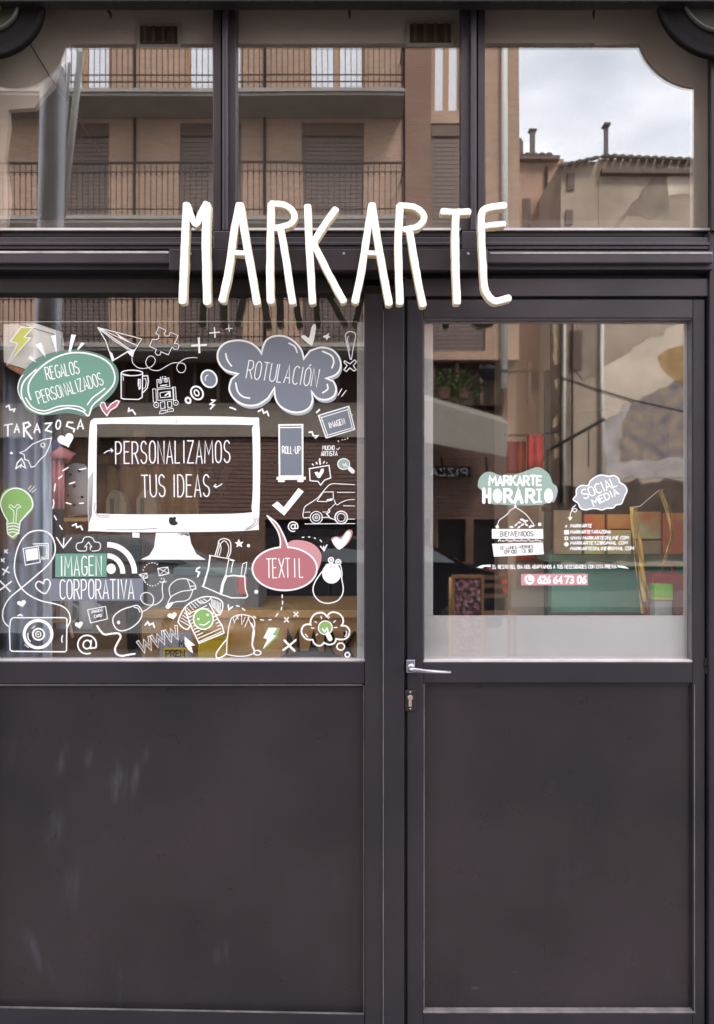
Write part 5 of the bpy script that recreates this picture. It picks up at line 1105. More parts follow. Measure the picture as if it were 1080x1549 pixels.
f = [bm.verts.new(G(*p, .18)) for p in Pf]; b = [bm.verts.new(G(*p, .18) + Vector((0, .02, 0))) for p in Pf]; bm.faces.new(f); bm.faces.new(b[::-1])
for i in range(8): bm.faces.new((f[i], b[i], b[(i + 1) % 8], f[(i + 1) % 8]))
bmesh.ops.bevel(bm, geom=bm.edges[:], offset=.004, segments=2, affect='EDGES'); finish(bm, 'shirt_body', WH, ga, True)
for p in ((106, 718), (120, 712), (112, 735), (102, 750), (124, 752), (112, 764)):
    bm = bmesh.new(); lathe_y(bm, G(*p, .1765), [(.005, .003), (.004, -.001)], 10); finish(bm, 'spot', BLACK, ga)
sf = empty('display_shelf', G(118, 788, .4), 'short oak shelf under the spotted shirt', 'shelf')
ibox('shelf_board', OAK, sf, 96, 783, 140, 789, .16, .18); ibox('shelf_bracket', DKWOOD, sf, 100, 789, 103, 800, .18, .12); ibox('shelf_bracket', DKWOOD, sf, 134, 789, 137, 800, .18, .12)
for i, (x, lb) in enumerate(((176, 'white card house with a green door behind the left of the monitor drawing'), (222, 'white card house half hidden beside the yellow cloth behind the monitor drawing'))):
    hs = empty('card_house', G(x, 800, .5), lb, 'model house')
    bm = bmesh.new(); Pf = [(x - 15, 800), (x - 16, 756), (x - 6, 740), (x + 6, 744), (x + 15, 764), (x + 14, 800)]
    f = [bm.verts.new(G(*p, .25)) for p in Pf]; b = [bm.verts.new(G(*p, .25) + Vector((0, .06, 0))) for p in Pf]; bm.faces.new(f); bm.faces.new(b[::-1])
    for k in range(6): bm.faces.new((f[k], b[k], b[(k + 1) % 6], f[(k + 1) % 6]))
    finish(bm, 'house_wall', mat('cream_card', (.26, .22, .15), .8), hs)
    ibox('house_door', mat('dark_green_card', (.04, .10, .07), .7), hs, x - 10, 754, x - 4, 778, .247, .004)
ol = empty('ochre_cloth', G(205, 780, .6), 'ochre cloth hanging between the two card houses', 'cloth')
drape('cloth_sheet', mat('ochre_weave', (.20, .13, .035), .9, var=.2), ol, 160, 300, 705, 800, .33, 6, .012)
bm = bmesh.new(); tube(bm, [G(150, 704, .33), G(305, 704, .33)], .006); finish(bm, 'hanging_rail', DKWOOD, ol, True)
bv = empty('black_letter_cutout', G(330, 760, .7), 'dark V-shaped cutout letter standing inside behind the words TUS IDEAS', 'letter')
for pts in ([(312, 706), (329, 752)], [(346, 706), (329, 752)]):
    Q, L, Rr = ribbon2d([Vector(p) for p in pts], 12, False); out_ = list(L) + list(reversed(Rr)); bm = bmesh.new()
    f = [bm.verts.new(G(p.x, p.y, .24)) for p in out_]; b = [bm.verts.new(G(p.x, p.y, .24) + Vector((0, .03, 0))) for p in out_]; bm.faces.new(f); bm.faces.new(b[::-1])
    for i in range(4): bm.faces.new((f[i], b[i], b[(i + 1) % 4], f[(i + 1) % 4]))
    finish(bm, 'stroke', BLACK, bv)
# lower left: easel and mugs
ea = empty('table_easel', G(90, 965, .35), 'small light wooden easel behind the camera drawing', 'easel')
LW = mat('light_pine', (.45, .30, .16), .6)
for a in ([(70, 965), (90, 880)], [(110, 965), (93, 880)], [(66, 940), (114, 940)], [(92, 880), (92, 930)]):
    bm = bmesh.new(); tube(bm, [G(*a[0], .12), G(*a[1], .12)], .006, 6); finish(bm, 'easel_bar', LW, ea)
for i, (x, w, lb) in enumerate(((97, 11, 'white printed mug standing on the easel ledge'), (133, 12, 'white mug left of the tiny framed card drawing'))):
    mg = empty('white_mug', G(x, 955, .32), lb, 'mug'); c = G(x, 950, .15); r_ = w * .0024
    bm = bmesh.new(); tube(bm, [c, c + Vector((0, 0, .10))], r_, 20); finish(bm, 'mug_body', WH, mg, True)
    bm = bmesh.new(); tube(bm, [c + Vector((r_, 0, .08)), c + Vector((r_ + .02, 0, .07)), c + Vector((r_ + .02, 0, .035)), c + Vector((r_, 0, .02))], .005, 8); finish(bm, 'mug_handle', WH, mg, True)
ds = empty('sloping_display_board', G(130, 990, .5), 'sloping brown display board at the bottom left behind the at sign', 'display board')
bm = bmesh.new(); Pf = [(78, 972), (190, 918), (194, 1010), (78, 1020)]; f = [bm.verts.new(G(*p, .13)) for p in Pf]; b = [bm.verts.new(G(*p, .13) + Vector((0, .03, 0))) for p in Pf]; bm.faces.new(f); bm.faces.new(b[::-1])
for i in range(4): bm.faces.new((f[i], b[i], b[(i + 1) % 4], f[(i + 1) % 4]))
finish(bm, 'board', mat('mid_brown_wood', (.16, .095, .055), .5, var=.2), ds); quad_bar('board_edge', LW, ds, (78, 970), (190, 916), 2.5, .297, .33) if False else None
# dark cabinet behind (what the glass shows as black)
cbn = empty('black_cabinet', G(400, 1560, 1.2), 'black cabinet behind the oak counter', 'cabinet')
ibox('carcass', BLACK, cbn, 225, 800, 640, 1200, .75, .4)
for i in range(3): ibox('cabinet_door', mat('graphite_door', (.02, .02, .024), .35), cbn, 230 + i * 136, 812, 362 + i * 136, 1180, .735, .014)
ibox('screen_housing', mat('silver_plastic', (.30, .31, .33), .4), (pr := empty('desktop_printer', G(300, 900, 1.0), 'grey desktop printer standing on the counter behind the cap drawing', 'printer')), 222, 868, 392, 932, .22, .25, .008)
ibox('printer_lid', mat('teal_grey_plastic', (.24, .33, .35), .3), pr, 262, 858, 388, 872, .215, .26, .006); ibox('paper_slot', BLACK, pr, 232, 926, 384, 934, .212, .006)
# door side: beige pillar, teal counter, posters, foil streamers, red bag
pil = struct(wpart('beige_pillar', WALLP, None, (G(768, 0, .5).x, G(832, 0, .5).x, .5, .8, 0, 2.48)))
te = empty('teal_counter', G(930, 1560, .8), 'teal shop counter seen through the lower right of the door glass', 'counter')
TEAL = mat('teal_lacquer', (.09, .38, .28), .4, var=.1)
ibox('counter_front', TEAL, te, 834, 850, 1100, 1120, .30, .05); ibox('counter_top', TEAL, te, 830, 838, 1104, 850, .285, .4, .004)
ibox('skirting', DKWOOD, te, 834, 926, 1100, 936, .292, .006)
sw = empty('poster_wall', G(960, 830, 1.5), 'wall of mottled red, ochre and green prints behind the teal counter', 'display')
def blotch(name, cols, scale):
    m = bpy.data.materials.new(name); m.use_nodes = True; n = m.node_tree.nodes; l = m.node_tree.links; b = n['Principled BSDF']; b.inputs['Roughness'].default_value = .5
    t = n.new('ShaderNodeTexCoord'); z = n.new('ShaderNodeTexNoise'); z.inputs['Scale'].default_value = scale; z.inputs['Detail'].default_value = 2; l.new(t.outputs['Object'], z.inputs['Vector'])
    r = n.new('ShaderNodeValToRGB'); e = r.color_ramp.elements; e[0].position = .3; e[1].position = .7; e[0].color = (*cols[0], 1); e[1].color = (*cols[-1], 1)
    for i, c in enumerate(cols[1:-1]): q = e.new(.3 + .4 * (i + 1) / (len(cols) - 1)); q.color = (*c, 1)
    l.new(z.outputs['Fac'], r.inputs[0]); l.new(r.outputs[0], b.inputs['Base Color']); return m
pm = [blotch('print_red', [(.72, .05, .02), (.75, .14, .04), (.75, .45, .05)], 5), blotch('print_ochre', [(.78, .48, .04), (.65, .66, .35), (.62, .2, .04)], 6), blotch('print_green', [(.24, .45, .14), (.5, .6, .2), (.64, .5, .1)], 7), blotch('print_brown', [(.18, .13, .09), (.42, .3, .17), (.25, .35, .25)], 6)]
k = 0
for (a, b_, c_, d_, mi) in ((838, 772, 880, 838, 3), (884, 778, 915, 812, 0), (884, 814, 915, 838, 2), (919, 778, 955, 800, 0), (919, 802, 955, 838, 1), (959, 774, 1000, 815, 1), (959, 818, 1000, 838, 3), (1004, 776, 1060, 838, 0)):
    ibox('framed_print', pm[mi], sw, a, b_, c_, d_, .24, .015); 
fo = empty('gold_foil_streamers', G(985, 740, .35), 'gold foil ribbons hanging down behind the right side of the door glass', 'streamers')
FOIL = mat('gold_foil', (.95, .66, .20), .35, metal=.6, var=.2, vscale=30)
for i in range(9):
    B_ = i >= 5; x = (988 + i * 1.6) if B_ else (955 + i * 2.2); xb = (992 + i * 1.8) if B_ else (972 + i * 3); yt, yl = (742, 128 - i * 3) if B_ else (768, 160 - (i % 3) * 18); bm = bmesh.new(); n = 14; L_ = []
    for k in range(n + 1):
        t = k / n; px = x + (xb - x) * t + (15 * math.sin(PI * t) if B_ else -3 * math.sin(PI * t)); py = yt + yl * t; a = t * 6 + i
        p = G(px, py, .10 + i * .006); L_.append((bm.verts.new(p + Vector((-.0034 * math.cos(a) - .002, .003 * math.sin(a), 0))), bm.verts.new(p + Vector((.0034 * math.cos(a) + .002, -.003 * math.sin(a), 0)))))
    for k in range(n): bm.faces.new((L_[k][0], L_[k][1], L_[k + 1][1], L_[k + 1][0]))
    finish(bm, 'ribbon', FOIL, fo)
bm = bmesh.new(); tube(bm, [G(952, 768, .12), G(968, 766, .12), G(996, 742, .13), G(1004, 741, .13)], .002); finish(bm, 'hanging_rod', BRASS, fo)
gc = empty('leaflet_box', G(1010, 930, .25), 'white leaflet box with a bright green top band, lower right behind the door', 'box')
ibox('box_body', mat('white_card', (.50, .50, .54), .5), gc, 991, 908, 1017, 938, .09, .05); ibox('green_band', mat('bright_green_card', (.28, .65, .06), .5), gc, 990, 884, 1018, 904, .088, .053); ibox('yellow_line', mat('lime_line', (.55, .62, .08), .5), gc, 990, 904, 1018, 908, .087, .054)
rb = empty('red_bag', G(1015, 905, .3), 'red bag standing behind the leaflet box', 'bag')
RED = mat('red_plastic', (.60, .07, .05), .4, var=.1); ibox('bag_body', RED, rb, 986, 868, 1036, 945, .15, .08, .006)
bm = bmesh.new(); tube(bm, [G(1000, 868, .18), G(1002, 856, .18), G(1016, 856, .18), G(1018, 868, .18)], .003); finish(bm, 'bag_handle', RED, rb)
rp = empty('red_heart_poster', G(800, 830, .85), 'red bunting piece on the beige pillar behind the hanging board drawing', 'bunting')
ibox('bunting_flag', RED, rp, 781, 826, 812, 846, .485, .01); ibox('bunting_cord', WH, rp, 776, 823, 818, 826, .484, .006)

tb = empty('red_cloth', G(794, 655, .3), 'dark red cloth hanging before the beige pillar behind the door glass', 'cloth')
drape('cloth_sheet', mat('red_cotton', (.18, .02, .018), .85, col2=(.42, .04, .03), vscale=14), tb, 767, 796, 668, 716, .28, 2, .012); drape('cloth_sheet', mat('red_cotton_bright', (.42, .045, .03), .85, var=.5, vscale=22), tb, 798, 822, 659, 714, .27, 2, .01)
ibox('hanging_rail', DKWOOD, tb, 764, 656, 826, 660, .275, .012)
bp = empty('black_shelf_post', G(828, 1560, .4), 'thin dark teal post at the right edge of the beige pillar behind the door glass', 'post')
ibox('post_tube', mat('dark_teal_paint', (.02, .05, .055), .4), bp, 824, 560, 832, 1120, .40, .02); ibox('post_collar', BLACK, bp, 822, 766, 834, 774, .395, .03); ibox('post_collar', BLACK, bp, 822, 690, 834, 697, .395, .03)
# ============================================================ ACROSS THE STREET (seen reflected in the glass)
BRICK = brick_mat('orange_brick', (.43, .255, .17), (.34, .20, .135), (.36, .29, .23)); BRICK2 = brick_mat('darker_brick', (.24, .11, .07), (.18, .09, .06), (.2, .16, .13))
PLAS = mat('sand_plaster', (.29, .225, .17), .9, col2=(.46, .37, .285), vscale=.9, bump=.2); PLAS2 = mat('pink_plaster', (.42, .26, .185), .9, var=.3, vscale=.8, bump=.2)
IRON = mat('black_iron', (.014, .012, .013), .6, spec=.2); CONC = mat('balcony_concrete', (.30, .27, .24), .9, var=.15, vscale=2)
SHUT = mat('brown_shutter', (.135, .092, .078), .6, var=.1); CURTN = mat('white_lace_curtain', (.75, .76, .80), .9); ORF = mat('orange_timber_frame', (.38, .20, .09), .5)
W0 = 15.0
def RZ(py, w=W0): return R(540, py, w).z
def RX(px, w=W0): return R(px, 774, w).x
ab = empty('brick_apartment_building', (-4, -W0, 0), 'orange brick apartment block with iron balconies across the street, seen reflected in the fanlights', 'building')
def holed_wall(name, m, parent, x0, x1, z0, z1, y0, y1, holes):
    xs = sorted({x0, x1, *[h[0] for h in holes], *[h[1] for h in holes]}); zs = sorted({z0, z1, *[h[2] for h in holes], *[h[3] for h in holes]})
    xs = [x for x in xs if x0 <= x <= x1]; zs = [z for z in zs if z0 <= z <= z1]; bm = bmesh.new()
    for i in range(len(xs) - 1):
        run = None
        for j in range(len(zs) - 1):
            cx, cz = (xs[i] + xs[i + 1]) / 2, (zs[j] + zs[j + 1]) / 2
            solid = not any(h[0] < cx < h[1] and h[2] < cz < h[3] for h in holes)
            if solid: run = [zs[j], zs[j + 1]] if run is None else [run[0], zs[j + 1]]
            if (not solid or j == len(zs) - 2) and run: abox(bm, xs[i], xs[i + 1], y0, y1, run[0], run[1]); run = None
    return finish(bm, name, m, parent)
F1, F2, F0 = RZ(325, W0 - 1), RZ(132, W0 - 1), RZ(518, W0 - 1)      # floor levels of the three storeys in view
cols = [(-110, -20), (75, 165), (272, 365), (457, 550), (653, 735)]
holes = []; wins = []
for (a, b) in cols:
    for kind, zb, zt in ((0, F0 + .02, F0 + 2.3), (1, F1 + .02, F1 + 2.34), (2, F2 + .02, F2 + 2.3)):
        aa, bb = (a, b) if kind < 2 else (a + 10, b + 2)
        if a == 653 and kind == 2: aa, bb = 655, 697
        holes.append((RX(aa), RX(bb), zb, zt)); wins.append((kind, RX(aa), RX(bb), zb, zt))
XE = RX(785)
holed_wall('brick_wall', BRICK, ab, RX(-420), XE, F0 - .16, 16.5, -W0 - .35, -W0, holes)
wpart('parapet', CONC, ab, (RX(-420), XE + .1, -W0 - .4, -W0 + .08, 16.5, 16.7))
wpart('end_wall', BRICK2, ab, (XE - .3, XE - .002, -W0 - 9, -W0 - .352, 0, 16.5))
wpart('brick_pilaster', BRICK2, ab, (RX(613), RX(652), -W0 + .002, -W0 + .14, F0 - .16, 16.4))
for (kind, xa, xb, zb, zt) in wins:
    w = wpart('window', ORF if kind == 2 else SHUT, ab, (xa + .002, xa + .06, -W0 - .16, -W0 - .08, zb, zt), (xb - .06, xb - .002, -W0 - .16, -W0 - .08, zb, zt), (xa + .06, xb - .06, -W0 - .16, -W0 - .08, zt - .07, zt - .002), ((xa + xb) / 2 - .05, (xa + xb) / 2 + .05, -W0 - .16, -W0 - .08, zb, zt - .07))
    wpart('pane', CURTN if kind == 2 else SHUT, w, (xa + .06, (xa + xb) / 2 - .05, -W0 - .14, -W0 - .12, zb, zt - .07), ((xa + xb) / 2 + .05, xb - .06, -W0 - .14, -W0 - .12, zb, zt - .07))
    if kind < 2:
        bm = bmesh.new(); n = 22
        for i in range(n): z = zb + (zt - .3 - zb) * i / n; abox(bm, xa + .03, xb - .03, -W0 - .10, -W0 - .075, z, z + (zt - .3 - zb) / n * .88)
        finish(bm, 'roller_blind', SHUT, w); wpart('blind_box', DKWOOD, w, (xa + .01, xb - .01, -W0 - .12, -W0 - .03, zt - .26, zt - .01))
bal_mesh = None
YB = W0 - 1.0
for bi, (F, xa, xb) in enumerate(((F0, RX(-60, YB), RX(612, YB)), (F1, RX(-60, YB), RX(612, YB)), (F2, RX(-60, YB), RX(612, YB)))):
    b = wpart('balcony', CONC, ab, (xa, xb, -W0 + .002, -YB, F - .16, F), (xa - .02, xb + .02, -W0 + .002, -YB + .05, F - .10, F - .05))
    bm = bmesh.new(); abox(bm, xa, xb, -YB + .0, -YB + .03, F + 1.03, F + 1.07); abox(bm, xa, xb, -YB + .005, -YB + .025, F + .10, F + .12); abox(bm, xa, xb, -YB + .005, -YB + .025, F + (.86 if bi < 2 else .24), F + (.875 if bi < 2 else .26))
    abox(bm, xb - .03, xb, -W0, -YB, F + 1.03, F + 1.07); finish(bm, 'handrail', IRON, b)
    if bal_mesh is None:
        bm = bmesh.new(); tube(bm, [(0, 0, 0), (0, 0, 1.04)], .009, 6); tube(bm, [(0, 0, .80), (0, 0, .83), (0, 0, .86)], [.01, .022, .01], 6); bal_mesh = bpy.data.meshes.new('baluster'); bm.to_mesh(bal_mesh); bm.free(); bal_mesh.materials.append(IRON)
    n = 78
    for i in range(n):
        o = bpy.data.objects.new('baluster', bal_mesh); COL.objects.link(o); o.parent = b; o.location = (xa + .05 + (xb - xa - .1) * i / (n - 1), -YB + .015, F)
for px, zb, zt in ((205, F0, 12), (401, F0, 16), (612, F0, 16)):
    bm = bmesh.new(); tube(bm, [(RX(px), -W0 + .06, zb), (RX(px), -W0 + .06, zt)], .032, 8); finish(bm, 'rainwater_pipe', IRON, ab, True)
bm = bmesh.new(); tube(bm, [(RX(762), -W0 + .08, 4.3), (RX(762), -W0 + .08, 16)], .07, 10); finish(bm, 'white_downpipe', mat('white_pvc', (.62, .6, .56), .5), ab, True)
# ground floor of the block: dark terrace, tan fascia, brown boarded front, bar door
wpart('shopfront_base', DKWOOD, ab, (RX(-420), XE, -W0 - .8, -W0 - .75, 0, F0 - .17))
fz = (RZ(662), RZ(610))
wpart('tan_fascia', mat('tan_render', (.20, .165, .135), .9, var=.12), ab, (RX(-420), RX(640), -W0 - .3, -W0 + .05, fz[0], fz[1]), bev=.01)
BOARD = mat('brown_board', (.115, .06, .045), .6, var=.2, vscale=4, stretch=(1, 1, 6))
bm_ = None
for i in range(20):
    z = RZ(785) + (fz[0] - RZ(785)) * i / 20; wpart('board', BOARD, ab, (RX(180), RX(780), -W0 - .12 - (i % 2) * .01, -W0 - .06, z, z + (fz[0] - RZ(785)) / 20 - .012))
wpart('terrace_back', mat('deep_brown_wall', (.06, .036, .026), .8), ab, (RX(-420), XE, -W0 - .5, -W0 - .40, fz[1], F0 - .165))
wpart('terrace_ceiling', DKWOOD, ab, (RX(-420), XE, -W0 - .9, -W0 - .36, F0 - .19, F0 - .1))
for i in range(24):
    x = RX(-40) + i * .52; wpart('terrace_post', DKWOOD, ab, (x, x + .07, -W0 - .3, -W0 - .2, fz[1], F0 - .165))
wpart('door_surround', DKWOOD, ab, (RX(650), RX(662), -W0 - .2, -W0, 0, RZ(785)), (RX(704), RX(716), -W0 - .2, -W0, 0, RZ(785)), (RX(755), RX(770), -W0 - .2, -W0, 0, RZ(785)), (RX(180), RX(400), -W0 - .2, -W0, 0, RZ(785)))
wpart('dark_doorway', BLACK, ab, (RX(400), RX(770), -W0 - .3, -W0 - .22, 0, RZ(785)))
aw = empty('pale_awning', R(715, 650, 13.4), 'pale cream sloping awning of the bar across the street, seen reflected in the door glass', 'awning')
bm = bmesh.new(); Pf = [(640, 604), (772, 642), (766, 690), (640, 668)]
f = [bm.verts.new(R(*p, 13.4)) for p in Pf]; b = [bm.verts.new(R(*p, 13.4) + Vector((0, -.9, .25))) for p in Pf]; bm.faces.new(f); bm.faces.new(b[::-1])
for i in range(4): bm.faces.new((f[i], b[i], b[(i + 1) % 4], f[(i + 1) % 4]))
finish(bm, 'awning_cloth', mat('cream_canvas', (.21, .185, .155), .9), aw)
for x in (668, 735):
    bm = bmesh.new(); tube(bm, [R(x, 690, 13.35), R(x + 2, 720, 14.9)], .02, 6); finish(bm, 'awning_arm', IRON, aw)
# sign PIZZA, reading correctly from the street (so mirrored in the glass)
ps = empty('bar_sign', R(680, 713, 14.6), 'small dark sign board with pale letters PIZZA on the brown boards', 'sign')
a, b = R(646, 705, 14.75), R(712, 722, 14.75); wpart('sign_board', BLACK, ps, (a.x, b.x, -14.82, -14.75, b.z, a.z))
bm = bmesh.new()
wd = b.x - a.x; xx = b.x - .08
for ch in 'PIZZA':
    cw = .13 * FW.get(ch, 1)
    for pl in FONT[ch]:
        P = [Vector((q[0] * cw, q[1] * .15)) for q in pl]; Q, L, Rr = ribbon2d(P, .022, False)
        V1 = [bm.verts.new((xx - p.x, -14.745, b.z + .04 + p.y)) for p in L]; V2 = [bm.verts.new((xx - p.x, -14.745, b.z + .04 + p.y)) for p in Rr]
        for i in range(len(V1) - 1): bm.faces.new((V1[i], V1[i + 1], V2[i + 1], V2[i]))
    xx -= cw + .05
finish(bm, 'lettering', VWS, ps)
# terrace plants, red parasol, chalkboard, chair, lamps
LEAF = mat('terrace_leaves', (.035, .07, .015), .6, col2=(.07, .10, .02), vscale=20)
for x, lb in ((672, 'leafy green pot plant on the terrace over the bar, left'), (700, 'leafy green pot plant on the terrace over the bar, right')):
    t = empty('pot_plant', R(x, 612, 14.2), lb, 'plant'); c = R(x, 585, 14.2); bm = bmesh.new()
    for i in range(260):
        d = Vector((random.gauss(0, .28), random.gauss(0, .1), random.gauss(0, .14))); p = c + d; u = Vector((random.uniform(-1, 1), random.uniform(-1, 1), random.uniform(-1, 1))).normalized(); w = u.orthogonal().normalized() * .025
        bm.faces.new([bm.verts.new(q) for q in (p - w, p + u * .10, p + w)])
    me = bpy.data.meshes.new('foliage'); bm.to_mesh(me); bm.free(); link('foliage', me, LEAF, t)
    bm = bmesh.new(); q = R(x, 604, 14.2); tube(bm, [q, q + Vector((0, 0, .22))], [.12, .16], 12); finish(bm, 'pot', DKWOOD, t)
rs = empty('red_bar_sign', R(805, 675, 13), 'red hanging sign on the corner across the street', 'sign'); a, b = R(800, 656, 13), R(822, 706, 13)
wpart('sign_panel', mat('dark_red_panel', (.20, .03, .025), .6, var=.3, vscale=3), rs, (a.x, b.x, -13.1, -13.0, b.z, a.z), bev=.01); bm = bmesh.new(); tube(bm, [(b.x, -13.05, a.z), (b.x + .3, -13.05, a.z + .05)], .02); finish(bm, 'sign_arm', IRON, rs)
CHW = mat('brown_pine_frame', (.24, .12, .06), .6)
CHK = blotch('chalk_scribbles', [(.02, .02, .025), (.03, .03, .035), (.30, .12, .14), (.35, .33, .36)], 26)
cbd = empty('chalkboard', R(706, 1000, 6.3), 'wooden A-frame chalkboard with pink and white chalk scribbles, seen reflected in the door glass', 'chalkboard')
a, b = R(683, 870, 6.3), R(732, 1003, 6.3)
wpart('writing_surface', CHK, cbd, (a.x + .03, b.x - .03, -6.33, -6.30, .12, a.z - .03))
for bxs in ((a.x, a.x + .03, -6.34, -6.285, 0, a.z), (b.x - .03, b.x, -6.34, -6.285, 0, a.z), (a.x + .03, b.x - .03, -6.34, -6.285, a.z - .035, a.z - .001), (a.x + .03, b.x - .03, -6.34, -6.285, .09, .12)): wpart('frame_rail', CHW, cbd, bxs)
wpart('rear_leg', OAK, cbd, (a.x, a.x + .03, -6.6, -6.55, 0, a.z - .05), (b.x - .03, b.x, -6.6, -6.55, 0, a.z - .05))
ch = empty('cafe_chair', R(750, 1000, 6.9), 'dark wooden cafe chair beside the chalkboard across the street', 'chair'); c = R(752, 1000, 7.0); c.z = 0
wpart('seat', DKWOOD, ch, (c.x - .2, c.x + .2, c.y - .2, c.y + .2, .44, .47), bev=.01)
for sx in (-1, 1):
    for sy in (-1, 1): wpart('leg', DKWOOD, ch, (c.x + sx * .18 - .018, c.x + sx * .18 + .018, c.y + sy * .18 - .018, c.y + sy * .18 + .018, -.12, .44 if sy > 0 else .9))
for z in (.62, .74, .84): wpart('back_slat', DKWOOD, ch, (c.x - .16, c.x + .16, c.y - .19, c.y - .17, z, z + .05))
# grey lamp post close to the shop on the left
lp = empty('grey_post', (RX(77, 1.8), -1.8, 0), 'round grey metal post beside the shop, seen reflected at the left of the windows', 'post')
GREYP = mat('grey_galvanised', (.34, .33, .34), .38, metal=.5, var=.1)
x0 = (72 - CX) * S * (D + 1.8) / D; ztop = R(0, 100, 1.8).z
bm = bmesh.new(); tube(bm, [(x0 + .03, -1.8, 0), (x0, -1.8, 2.5), (x0 + .03, -1.8, ztop - .12), (x0 + .055, -1.8, ztop)], [.072, .072, .068, .03], 24); finish(bm, 'post_shaft', GREYP, lp, True)
bm = bmesh.new(); tube(bm, [(x0 + .03, -1.8, 0), (x0 + .03, -1.8, .3)], .13, 24); finish(bm, 'post_collar', GREYP, lp, True)
wr_ = empty('white_cable_conduit', (x0 + .13, -1.8, 3.6), 'thin slanted white conduit fixed beside the grey post, seen reflected in the left fanlight', 'conduit')
WPV = mat('white_conduit', (.62, .6, .55), .5)
for a, b in (((122, 78), (94, 326)), ((104, 95), (92, 320))):
    bm = bmesh.new(); tube(bm, [R(*a, 2.0), R(*b, 2.0)], .020 if a[0] == 122 else .010, 8); finish(bm, 'conduit_tube', WPV, wr_, True)
# rough stone pier at far left
# buildings to the right: far pair under the sky
def rb_(name, m, parent, px0, py0, px1, w, dep=6, zb=0):
    a = R(px0, py0, w); b = R(px1, py0, w); return wpart(name, m, parent, (a.x, b.x, -w - dep, -w, zb, a.z))
TILE = mat('clay_roof_tile', (.11, .08, .065), .8, var=.3, vscale=6)
DPLC = mat('sooty_render', (.14, .12, .11), .9)
tile_me = None
def tiles(parent, x0, x1, y, z, slope=0.0):
    global tile_me
    if tile_me is None:
        bm = bmesh.new(); N = 6
        r0 = [bm.verts.new((.11 * math.cos(PI * k / N), 0, .09 * math.sin(PI * k / N))) for k in range(N + 1)]; r1 = [bm.verts.new((.09 * math.cos(PI * k / N), -.9, .08 * math.sin(PI * k / N) + .3)) for k in range(N + 1)]
        for k in range(N): bm.faces.new((r0[k], r0[k + 1], r1[k + 1], r1[k]))
        bm.faces.new(r0); tile_me = bpy.data.meshes.new('roof_tile'); bm.to_mesh(tile_me); bm.free(); tile_me.materials.append(TILE)
    n = max(1, int((x1 - x0) / .24))
    for i in range(n):
        o = bpy.data.objects.new('roof_tile', tile_me); COL.objects.link(o); o.parent = parent; o.matrix_parent_inverse = parent.matrix_world.inverted(); o.location = (x0 + .12 + i * .24, y, z + slope * i * .24)
W1, W2 = 25.0, 22.0
b1 = empty('pink_corner_house', (R(812, 774, W1).x, -W1, 0), 'pinkish rendered house with a tiled eave beside the brick block, seen reflected under the sky', 'building')
rb_('wall', PLAS2, b1, 740, 240, 852, W1); x0_, x1_ = R(770, 0, W1 - .3).x, R(846, 0, W1 - .3).x
zz = R(0, 240, W1).z; wpart('eave', DKWOOD, b1, (x0_, x1_, -W1, -W1 + .3, zz - .12, zz)); tiles(b1, x0_, x1_, -W1 + .32, zz)
for (a, b_, c_, d_) in ((857 - 15, 262, 866 - 15, 285), (822, 365, 832, 400), (790, 300, 802, 345), (800, 560, 815, 590), (812, 620, 824, 690)):
    p, q = R(a, b_, W1), R(c_, d_, W1); w = wpart('window', SHUT, b1, (p.x, q.x, -W1 - .02, -W1 + .04, q.z, p.z)); wpart('pane', DKWOOD, w, (p.x + .04, q.x - .04, -W1 + .041, -W1 + .05, q.z + .05, p.z - .05))
for (a, b_, c_) in ((805, 197, 237), (782, 212, 240)):
    p = R(a, b_, W1 + 1); q = R(a, c_, W1 + 1); w = wpart('chimney', DPLC, b1, (p.x - (.07 if a == 805 else .2), p.x + (.08 if a == 805 else .2), -W1 - 1.2, -W1 - 1, q.z - .5, p.z)); wpart('chimney_cap', TILE, w, (p.x - .13, p.x + .14, -W1 - 1.25, -W1 - .95, p.z, p.z + .05))
bm = bmesh.new(); tube(bm, [R(826, 252, W1 - .1), R(826, 800, W1 - .1)], .05, 8); finish(bm, 'rainwater_pipe', IRON, b1, True)
b2 = empty('old_plaster_house', (R(960, 774, W2).x, -W2, 0), 'old sand plaster house with worn patches, reflected in the right panes', 'building')
rb_('wall', PLAS, b2, 848, 244, 905, W2 + .02); rb_('wall', PLAS, b2, 905, 240, 1260, W2)
xa, xm, xb = R(846, 0, W2 - .3).x, R(912, 0, W2 - .3).x, R(1260, 0, W2 - .3).x; za, zm, zb = R(0, 251, W2 - .3).z, R(0, 237, W2 - .3).z, R(0, 252, W2 - .3).z
tiles(b2, xa, xm, -W2 + .35, za, (zm - za) / (xm - xa)); tiles(b2, xm, xb, -W2 + .35, zm, (zb - zm) / (xb - xm))
wpart('eave_board', DKWOOD, b2, (xm, xb, -W2, -W2 + .25, zb - .15, zb - .02)); p = R(918, 190, W2 + 1); wp = wpart('chimney', DPLC, b2, (p.x - .055, p.x + .055, -W2 - 1.15, -W2 - 1, zb - .5, p.z)); wpart('chimney_cap', TILE, wp, (p.x - .10, p.x + .10, -W2 - 1.25, -W2 - .9, p.z, p.z + .07))
for (a, b_, c_, d_) in ((857, 262, 868, 288), (855, 318, 866, 340), (862, 500, 880, 560)):
    p, q = R(a, b_, W2), R(c_, d_, W2); w = wpart('window', SHUT, b2, (p.x, q.x, -W2 - .02, -W2 + .05, q.z, p.z)); wpart('pane', DKWOOD, w, (p.x + .04, q.x - .04, -W2 + .051, -W2 + .06, q.z + .05, p.z - .05))
